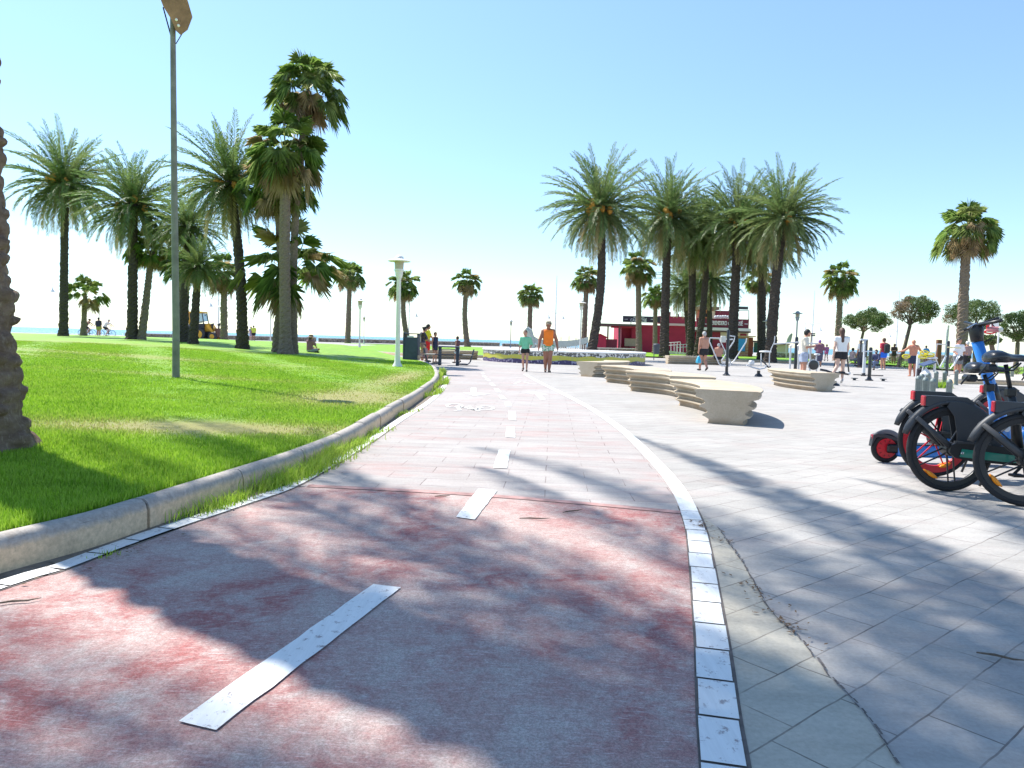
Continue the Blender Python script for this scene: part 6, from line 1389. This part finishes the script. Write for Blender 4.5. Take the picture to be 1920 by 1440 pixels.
def wheel(name, cx, R_, rim, par, phase=0.0, refl=-2.3, tyr=.022, cz=None, spokes=True):
    c = Vector((cx, 0, R_ if cz is None else cz)); o = MB().tube([c + Vector(((R_ - tyr) * math.cos(a * 2 * PI / 48), 0, (R_ - tyr) * math.sin(a * 2 * PI / 48))) for a in range(49)], tyr, 10, cap=False).build('wheel', M_TYRE, par, smooth=True)
    ri = R_ - tyr * 2; wr_ = .055 if rim is M_RRED else .03; prof = [(ri - wr_, -.012), (ri - wr_ - .004, 0), (ri - wr_, .012), (ri + .006, .016), (ri + .006, -.016)]; mb = MB(); vs = []; n = 56
    for k in range(n):
        a = 2 * PI * k / n
        for r_, y_ in prof: vs.append(c + Vector((r_ * math.cos(a), y_, r_ * math.sin(a))))
    fs = [(5 * k + j, 5 * k + (j + 1) % 5, 5 * ((k + 1) % n) + (j + 1) % 5, 5 * ((k + 1) % n) + j) for k in range(n) for j in range(5)]
    mb.add(vs, fs).build('rim', rim, o, smooth='auto')
    MB().lathe([(.02, -.06), (.055, -.05), (.058, 0), (.055, .05), (.02, .06)], 18, c=c, axis='Y').build('hub', M_RIM, o, smooth='auto')
    if spokes:
        for k in range(5):
            a = phase + k * 2 * PI / 5; mb = MB()
            for s in (-1, 1):
                off = Vector((-math.sin(a), 0, math.cos(a))) * .024 * s; u = Vector((math.cos(a), 0, math.sin(a)))
                mb.tube([c + u * .04 + off, c + u * (ri - .03) + off * 1.1], [.0075, .006], 6)
            mb.build('spoke', rim, o)
    if refl is not None:
        for y_ in (-.02, .02):
            a0 = refl; pts = [c + Vector(((ri - .045) * math.cos(a0 + t), y_, (ri - .045) * math.sin(a0 + t))) for t in np.linspace(-.22, .22, 7)]
            MB().tube(pts, [.004, .012, .016, .017, .016, .012, .004], 8).build('reflector', M_ORG, o, smooth=True)
    return o
def saddle(par, c, rake=0.0):
    # outline sweep: wide rounded back, long narrow nose
    secs = [(-.125, .03, .022, -.012), (-.115, .068, .042, -.004), (-.085, .090, .055, .004), (-.04, .092, .055, .006), (.0, .074, .046, .0), (.05, .045, .034, -.003), (.11, .029, .030, -.002), (.16, .025, .026, -.006), (.178, .014, .014, -.012)]
    vs = []; n = 16
    for x_, w_, h_, z_ in secs:
        for k in range(n):
            a = 2 * PI * k / n; s_, c2 = math.sin(a), math.cos(a); zz = h_ * .55 * s_ if s_ > 0 else h_ * 1.0 * s_ * (.55 + .45 * abs(c2))
            vs.append(Vector((x_, w_ * c2, z_ + zz)) + c)
    m_ = len(secs); fs = [(i * n + k, i * n + (k + 1) % n, (i + 1) * n + (k + 1) % n, (i + 1) * n + k) for i in range(m_ - 1) for k in range(n)] + [tuple(range(n))[::-1], tuple(range((m_ - 1) * n, m_ * n))]
    o = MB().add(vs, fs).build('saddle', M_SAD, par, smooth=True)
    mb = MB(); mb.tube([c + Vector((-.09, .03, -.05)), c + Vector((-.05, .03, -.075)), c + Vector((.05, .03, -.07)), c + Vector((.11, .012, -.03))], .005, 6); mb.tube([c + Vector((-.09, -.03, -.05)), c + Vector((-.05, -.03, -.075)), c + Vector((.05, -.03, -.07)), c + Vector((.11, -.012, -.03))], .005, 6)
    mb.build('saddle_rail', M_RIM, o); MB().rbox(c + Vector((-.10, 0, -.062)), (.09, .09, .045), .015).build('saddle_clamp', M_SAD, o)
    MB().tube([c + Vector((-.135, -.03, -.05)), c + Vector((-.16, -.02, -.08)), c + Vector((-.165, .0, -.10))], .007, 6).build('saddle_handle', M_RIM, o)
    return o
def rental(loc, rot, rim, paint, label, phase=.3, refl=-2.35, saddle_z=1.02, seat=True, green_plate=True):
    th = thing('rental_bicycle', label, 'bicycle', loc, rot, 'parked rental bicycles'); R_ = .34; c = Vector((0, 0, R_))
    wheel('rear', 0, R_, rim, th, phase, refl); wheel('front', 1.12, R_, rim, th, phase + .4, refl + 1)
    def arc(name, cx, r, a0, a1, wd, m, n=30):
        mb = MB(); vs = []; fs = []
        for i in range(n + 1):
            a = R(a0 + (a1 - a0) * i / n); u = Vector((math.cos(a), 0, math.sin(a))); e = min(1, i / 3 + .35)
            for y_, dr in ((-wd * e, -.035), (-wd * e * .92, -.012), (-wd * .5 * e, .004), (0, .008), (wd * .5 * e, .004), (wd * e * .92, -.012), (wd * e, -.035), (wd * e * .86, -.034), (0, .0), (-wd * e * .86, -.034)):
                vs.append(Vector((cx, 0, R_)) + u * (r + dr) + Vector((0, y_, 0)))
        q = 10; fs = [(i * q + j, i * q + (j + 1) % q, (i + 1) * q + (j + 1) % q, (i + 1) * q + j) for i in range(n) for j in range(q)] + [tuple(range(q))[::-1], tuple(range(n * q, (n + 1) * q))]
        return mb.add(vs, fs).build(name, m, th, smooth=True)
    f_ = arc('mudguard', 0, .392, 163, 12, .034, M_FEND); arc('mudguard', 1.12, .385, 160, 25, .034, M_FEND)
    for s in (-1, 1):  # dark dress guard panel on both sides
        y_ = s * .036; pts = [(.035, -.02), (.03, .12), (.0, .26), (-.06, .335)] + [(.372 * math.cos(R(a)), .372 * math.sin(R(a))) for a in range(96, 14, -6)] + [(.40, .0), (.30, -.03)]
        MB().prism([(u, w_) for u, w_ in pts], min(y_, y_ + s * .004), max(y_, y_ + s * .004), lambda u, w_, h: (u, h, R_ + w_)).build('guard_panel', M_FEND, th)
    # flat-topped box with tail light on the mudguard
    pts = [(-.222, .418), (.10, .410), (.16, .372)] + [(.386 * math.cos(R(a)), .386 * math.sin(R(a))) for a in range(66, 126, 6)] + [(-.222, .335)]
    bx2 = MB().prism(pts, -.03, .03, lambda u, w_, h: (u, h, R_ + w_)).build('tail_box', M_FEND, th); MB().rbox((-.228, 0, R_ + .375), (.018, .055, .080), .006).build('tail_light', M_TAIL, bx2)
    MB().tube([c + Vector((0, -.062, 0)), c + Vector((-.30, -.05, .245))], [.024, .018], 8, squash=.5).build('stay', M_FEND, th, smooth=True)
    MB().tube([c + Vector((0, .062, 0)), c + Vector((-.30, .05, .245))], [.024, .018], 8, squash=.5).build('stay', M_FEND, th, smooth=True)
    ch = [(-.045, -.02), (-.04, .035), (0, .055), (.25, .045), (.62, .02), (.70, -.03), (.66, -.10), (.50, -.11), (.12, -.085), (0, -.06)]
    MB().prism(ch, -.085, -.055, lambda u, w_, h: (u, h, R_ + w_)).build('chain_guard', mat('black plastic', (.016, .016, .018), .45, var=.08), th)
    MB().prism([(.03, -.05), (.045, .012), (.30, -.012), (.58, -.04), (.58, -.095), (.30, -.075)], -.094, -.087, lambda u, w_, h: (u, h, R_ + w_)).build('frame_plate', paint, th)
    MB().prism([(.0, .07), (.27, .06), (.27, .045), (.0, .055)], -.094, -.05, lambda u, w_, h: (u, h, R_ + w_)).build('guard_strip', M_FEND, th)
    MB().ell((.045, -.098, R_ - .02), (.012, .006, .012), 10, 6).build('axle_bolt', M_CHR, th)
    MB().tube([(.05, .05, R_), (.55, .04, .30)], .02, 8).build('chain_stay', paint, th)
    MB().tube([(.55, 0, .29), (.50, 0, .62), (.455, 0, .80)], [.042, .034, .026], 12).build('seat_tube', paint if paint is M_BLUE else M_RIM, th, smooth=True)
    MB().tube([(.46, 0, .78), (.40, 0, saddle_z - .06)], .0165, 10).build('seat_post', M_RIM, th, smooth=True); MB().rbox((.452, 0, .80), (.075, .06, .07), .01).build('seat_clamp', M_RIM, th)
    sd = saddle(th, Vector((0, 0, 0))); sd.location = (.385, 0, saddle_z); sd.scale = (1.14, 1.1, 1.45)
    MB().tube([(.55, 0, .29), (.72, 0, .30), (.88, 0, .48), (.93, 0, .78)], [.05, .055, .045, .036], 12).build('frame_tube', paint, th, smooth=True)
    MB().tube([(.50, 0, .56), (.62, 0, .60), (.80, 0, .66), (.91, 0, .74)], .03, 10).build('battery_case', M_RIM, th, smooth=True)
    MB().tube([(1.12, .05, .34), (1.04, .045, .68), (.99, 0, .76), (.93, 0, .98)], .02, 8).build('fork', M_RIM, th, smooth=True)
    MB().tube([(.80, -.30, 1.06), (.90, -.16, 1.05), (.93, 0, 1.02), (.90, .16, 1.05), (.80, .30, 1.06)], .014, 8).build('handlebar', M_RIM, th, smooth=True)
    MB().rbox((1.03, 0, .86), (.26, .30, .16), .03).build('basket', M_RIM, th)
    MB().tube([(.55, -.12, .29), (.43, -.13, .17)], .011, 6).build('crank', M_RIM, th); MB().rbox((.43, -.17, .17), (.09, .08, .02), .004).build('pedal', M_RIM, th)
    for yy in (-.012, .012): MB().tube([(.88, yy, 1.0), (.98, yy - .03, .92), (.95, yy - .03, .72), (.72, yy, .62), (.52, yy, .60), (.30, -.05, .42), (.05, -.06, .37)], .0035, 5).build('brake_cable', M_RIM, th)
    MB().tube([(.42, .10, .30), (.36, .16, .02)], .01, 6).build('kickstand', M_RIM, th)
    return th
rental(AT(1775, 5.78), 0.0, M_RIM, M_GREEN, 'green and black rental bicycle, second from the right, its whole back wheel visible', phase=R(205), refl=R(236), saddle_z=1.075)
rental(AT(1918, 5.28), R(-17), M_RIM, M_GREEN, 'nearest green and black rental bicycle cut off by the right edge', phase=R(210), refl=R(222), saddle_z=1.0)
rental(AT(1750, 6.45), R(2), M_RRED, M_BLUE, 'blue rental bicycle with a red-rimmed wheel seen through the green one', phase=R(80), refl=R(290), saddle_z=.97)
rental(AT(1872, 7.9), R(0), M_RRED, M_BLUE, 'farthest rental bicycle with a red rim, behind the scooter stem', phase=R(75), refl=R(250), saddle_z=.97)
# blue scooter
sx = AT(1659, 7.2); st = thing('kick_scooter', 'bright blue electric scooter with small red rear wheel', 'scooter', sx, 0)
wo = MB().tube([Vector((.118 * math.cos(a * PI / 18), 0, .142 + .118 * math.sin(a * PI / 18))) for a in range(37)], .026, 10, cap=False).build('wheel', M_TYRE, st, smooth=True)
MB().lathe([(.02, -.026), (.098, -.022), (.102, 0), (.098, .022), (.02, .026)], 28, c=(0, 0, .142), axis='Y').build('rim', M_RRED, wo, smooth='auto')
MB().lathe([(.01, -.07), (.05, -.065), (.052, -.02), (.03, -.01)], 14, c=(.0, .0, .142), axis='Y').build('motor_cap', M_RIM, wo, smooth='auto')
for k in range(10):
    a = k * PI / 5; MB().box((.075 * math.cos(a), -.027, .142 + .075 * math.sin(a)), (.004, .003, .022), Matrix.Rotation(-a + PI / 2, 3, 'Y')).build('rim_slot', M_RIM, wo)
MB().tube([Vector((.158 * math.cos(R(a)), 0, .142 + .158 * math.sin(R(a)))) for a in range(150, 30, -8)], .03, 8, squash=.3).build('mudguard', mat('grey mudguard', (.18, .18, .19), .5, var=.1), st, smooth=True)
MB().prism([(-.155, .16), (-.14, .27), (-.10, .288), (.0, .275), (.10, .245), (.22, .20), (.12, .215), (-.04, .25), (-.11, .25), (-.15, .16)][:9], -.03, .03, lambda u, w_, h: (u, h, w_)).build('rear_fender', M_FEND, st); MB().rbox((-.135, 0, .25), (.02, .045, .05), .005).build('tail_light', M_TAIL, st)
MB().rbox((.05, -.045, .145), (.12, .03, .085), .015).build('fork_arm', M_RIM, st); MB().rbox((.05, .045, .145), (.12, .03, .085), .015).build('fork_arm', M_RIM, st)
MB().rbox((.60, 0, .125), (1.02, .17, .115), .02).build('deck', M_BLUE, st); MB().rbox((.62, 0, .189), (.92, .15, .012), .004).build('deck_mat', M_RIM, st)
top = P(1832, 640, 7.2) - sx; bot = Vector((1.20, 0, .22))
MB().tube([bot, bot.lerp(top, .25), bot.lerp(top, .6), top], [.070, .062, .052, .052], 16).build('stem', M_BLUE, st, smooth=True)
MB().tube([top + (bot - top) * .42, top + (bot - top) * .60], [.058, .060], 16).build('stem_sleeve', M_RIM, st, smooth=True)
MB().ell(bot.lerp(top, .17) + Vector((.0, -.066, 0)), (.035, .006, .05), 16, 8).build('badge', mat('pale badge', (.45, .55, .6), .4, var=0), st)
nk = P(1830, 616, 7.2) - sx; MB().tube([top, top.lerp(nk, .4), nk, nk + Vector((0, 0, .03))], [.055, .060, .07, .055], 14).build('stem_head', M_RIM, st, smooth=True)
MB().tube([nk + Vector((-.09, .05, -.02)), nk + Vector((.0, 0, .03)), nk + Vector((.12, -.15, .10))], .017, 8).build('handlebar', M_RIM, st, smooth=True)
for dx, dy in ((.10, .35), (.03, -.32)):
    MB().tube([nk + Vector((0, 0, .03)), nk + Vector((dx * .6, dy * .5, .05)), nk + Vector((dx, dy, .07))], .016, 8).build('handlebar', M_RIM, st, smooth=True)
gp = nk + Vector((.09, -.22, -.01)); MB().tube([gp + Vector((-.05, .10, 0)), gp], [.024, .028], 12).build('grip', mat('pink grip', (.62, .22, .24), .5, var=.05), st, smooth=True); MB().ell(gp, (.029, .018, .028), 14, 8).build('grip_cap', mat('cream cap', (.82, .78, .66), .4, var=.05), st, smooth=True)
MB().tube([nk + Vector((-.10, -.02, .0)), nk + Vector((-.02, -.04, .05))], .008, 6).build('brake_lever', M_CHR, st)
MB().tube([nk + Vector((.05, -.1, .08)), nk + Vector((.12, -.12, .0)), nk + Vector((.13, -.1, -.08)), nk + Vector((.05, -.02, -.14))], .005, 6).build('brake_cable', M_RIM, st)

# ---------------------------------------------------------------- yellow backhoe loader
EX = 87.0; eo = AT(385, EX, .16); ex = thing('backhoe_loader', 'yellow backhoe loader on the promenade behind the date palms', 'excavator', eo)
M_EY = mat('machine yellow', (.75, .38, .02), .45, var=.12, scale=1.5); M_ED = mat('machine dark', (.035, .035, .04), .6, var=.2); M_GL = mat('cab glass', (.45, .62, .64), .08, var=.05, spec=.8)
def ep(x_, y_): q = P(x_, y_, EX) - eo; return (q.x, q.z)
def epr(name, pts, y0, y1, m, par=ex): return MB().prism([ep(*p) for p in pts], y0, y1, lambda u, w_, h: (u, h, w_)).build(name, m, par)
def ewheel(cx, cy, r_, rr):
    q = ep(cx, cy)
    for y_ in (-1.0, 1.0):
        o = MB().lathe([(r_ * .55, -.22), (r_ * .92, -.22), (r_, -.15), (r_, .15), (r_ * .92, .22), (r_ * .55, .22)], 26, c=(q[0], y_, q[1]), axis='Y').build('wheel', M_ED, ex, smooth='auto')
        MB().lathe([(.1, -.26), (rr * .4, -.20), (rr * .5, -.25), (rr, -.235), (rr, .235), (.1, .26)], 20, c=(q[0], y_, q[1]), axis='Y').build('rim', M_EY, o, smooth='auto')
        MB().lathe([(.02, -.29), (rr * .42, -.285), (rr * .42, -.2)], 14, c=(q[0], y_, q[1]), axis='Y').build('hub', mat('dark red hub', (.2, .04, .02), .6, var=.1), o)
ewheel(379.5, 627, .78, .48); ewheel(405, 631, .50, .27)
epr('chassis', [(349, 624), (350, 633), (405, 634), (411, 628), (398, 622)], -.45, .45, M_ED)
epr('bonnet', [(386, 617), (387, 608), (394, 606.5), (400, 610), (404, 616), (405, 622), (388, 621)], -.42, .42, M_EY)
epr('cab_base', [(367, 607), (387, 607), (387, 619), (372, 618), (367, 625)], -.70, .70, M_ED)
epr('cab_roof', [(360, 584.5), (384, 584.5), (384.5, 587.5), (360, 587.5)], -.78, .78, M_EY)
epr('cab_glass', [(368, 588), (375.5, 588), (375.5, 605), (368, 606)], -.66, .66, M_GL); epr('cab_glass', [(378, 588), (383, 588), (385.5, 602), (378, 603)], -.66, .66, M_GL)
for a, b_ in (((383.5, 587), (387, 608)), ((376.8, 587), (376.8, 607)), ((367.5, 587), (367.5, 607)), ((361, 587), (363, 606))):
    for y_ in (-.69, .69): MB().tube([Vector((ep(*a)[0], y_, ep(*a)[1])), Vector((ep(*b_)[0], y_, ep(*b_)[1]))], .055, 6).build('cab_post', M_ED, ex)
epr('boom', [(345, 581), (347, 574.5), (350, 575), (354, 584), (358, 600), (357.5, 610), (353, 605), (348, 590), (345, 602), (343.5, 605), (343.5, 590)], -.18, .18, M_EY)
epr('rear_frame', [(345, 606), (352, 608), (356, 612), (356, 622), (345, 622)], -.5, .5, M_ED); epr('rear_bumper', [(345, 625), (358, 625), (358, 628), (345, 628)], -.9, .9, M_EY)
epr('stabiliser', [(366.5, 607), (369, 607), (369, 629), (366.5, 629)], -.95, -.85, M_EY)
epr('loader_arm', [(391, 611), (396, 609), (405, 622), (408, 629), (405, 630), (400, 622)], -.75, -.58, M_EY); epr('loader_arm', [(391, 611), (396, 609), (405, 622), (408, 629), (405, 630), (400, 622)], .58, .75, M_EY)
for dx in (0, 8): epr('bucket_link', [(397 + dx, 609), (403 + dx, 606), (404 + dx, 608), (402 + dx, 612), (402 + dx, 618), (400 + dx, 618), (400 + dx, 611)], -.5 + dx * .08, -.35 + dx * .08, M_ED)
epr('bucket', [(409, 616), (413.5, 616), (414, 632), (411, 633), (408, 630), (411, 626)], -1.05, 1.05, mat('rusty bucket', (.12, .05, .03), .8, var=.3))
epr('mirror', [(390, 590), (391.2, 590), (391.2, 593), (390, 593)], -.95, -.85, M_ED)
# fallen twigs on the lane
random.seed(21)
for (px_, py_, L_, an, lab) in ((1003, 972, .19, .08, 'thin dark twig lying on the red lane near the seam'), (1075, 958, .17, .6, 'curved twig on the red lane right of the short white dash'), (830, 930, .11, .3, 'small twig lying by the second white dash'), (1880, 1232, .16, -.45, 'pale dry twig on the shaded paving at the right'), (35, 1127, .15, .45, 'thin twig on the red lane beside the left white blocks')):
    c_ = G(px_, py_, .014); u = Vector((math.cos(an), math.sin(an), 0)); v_ = Vector((-u.y, u.x, 0))
    pts = [c_ - u * L_ / 2, c_ - u * L_ * .15 + v_ * .008, c_ + u * L_ * .2 - v_ * .004, c_ + u * L_ / 2 + v_ * .012]; o = MB().tube(pts, [.003, .005, .004, .0015], 5).build('twig', M_TB); tag(o, lab, 'twig', 'fallen twigs')
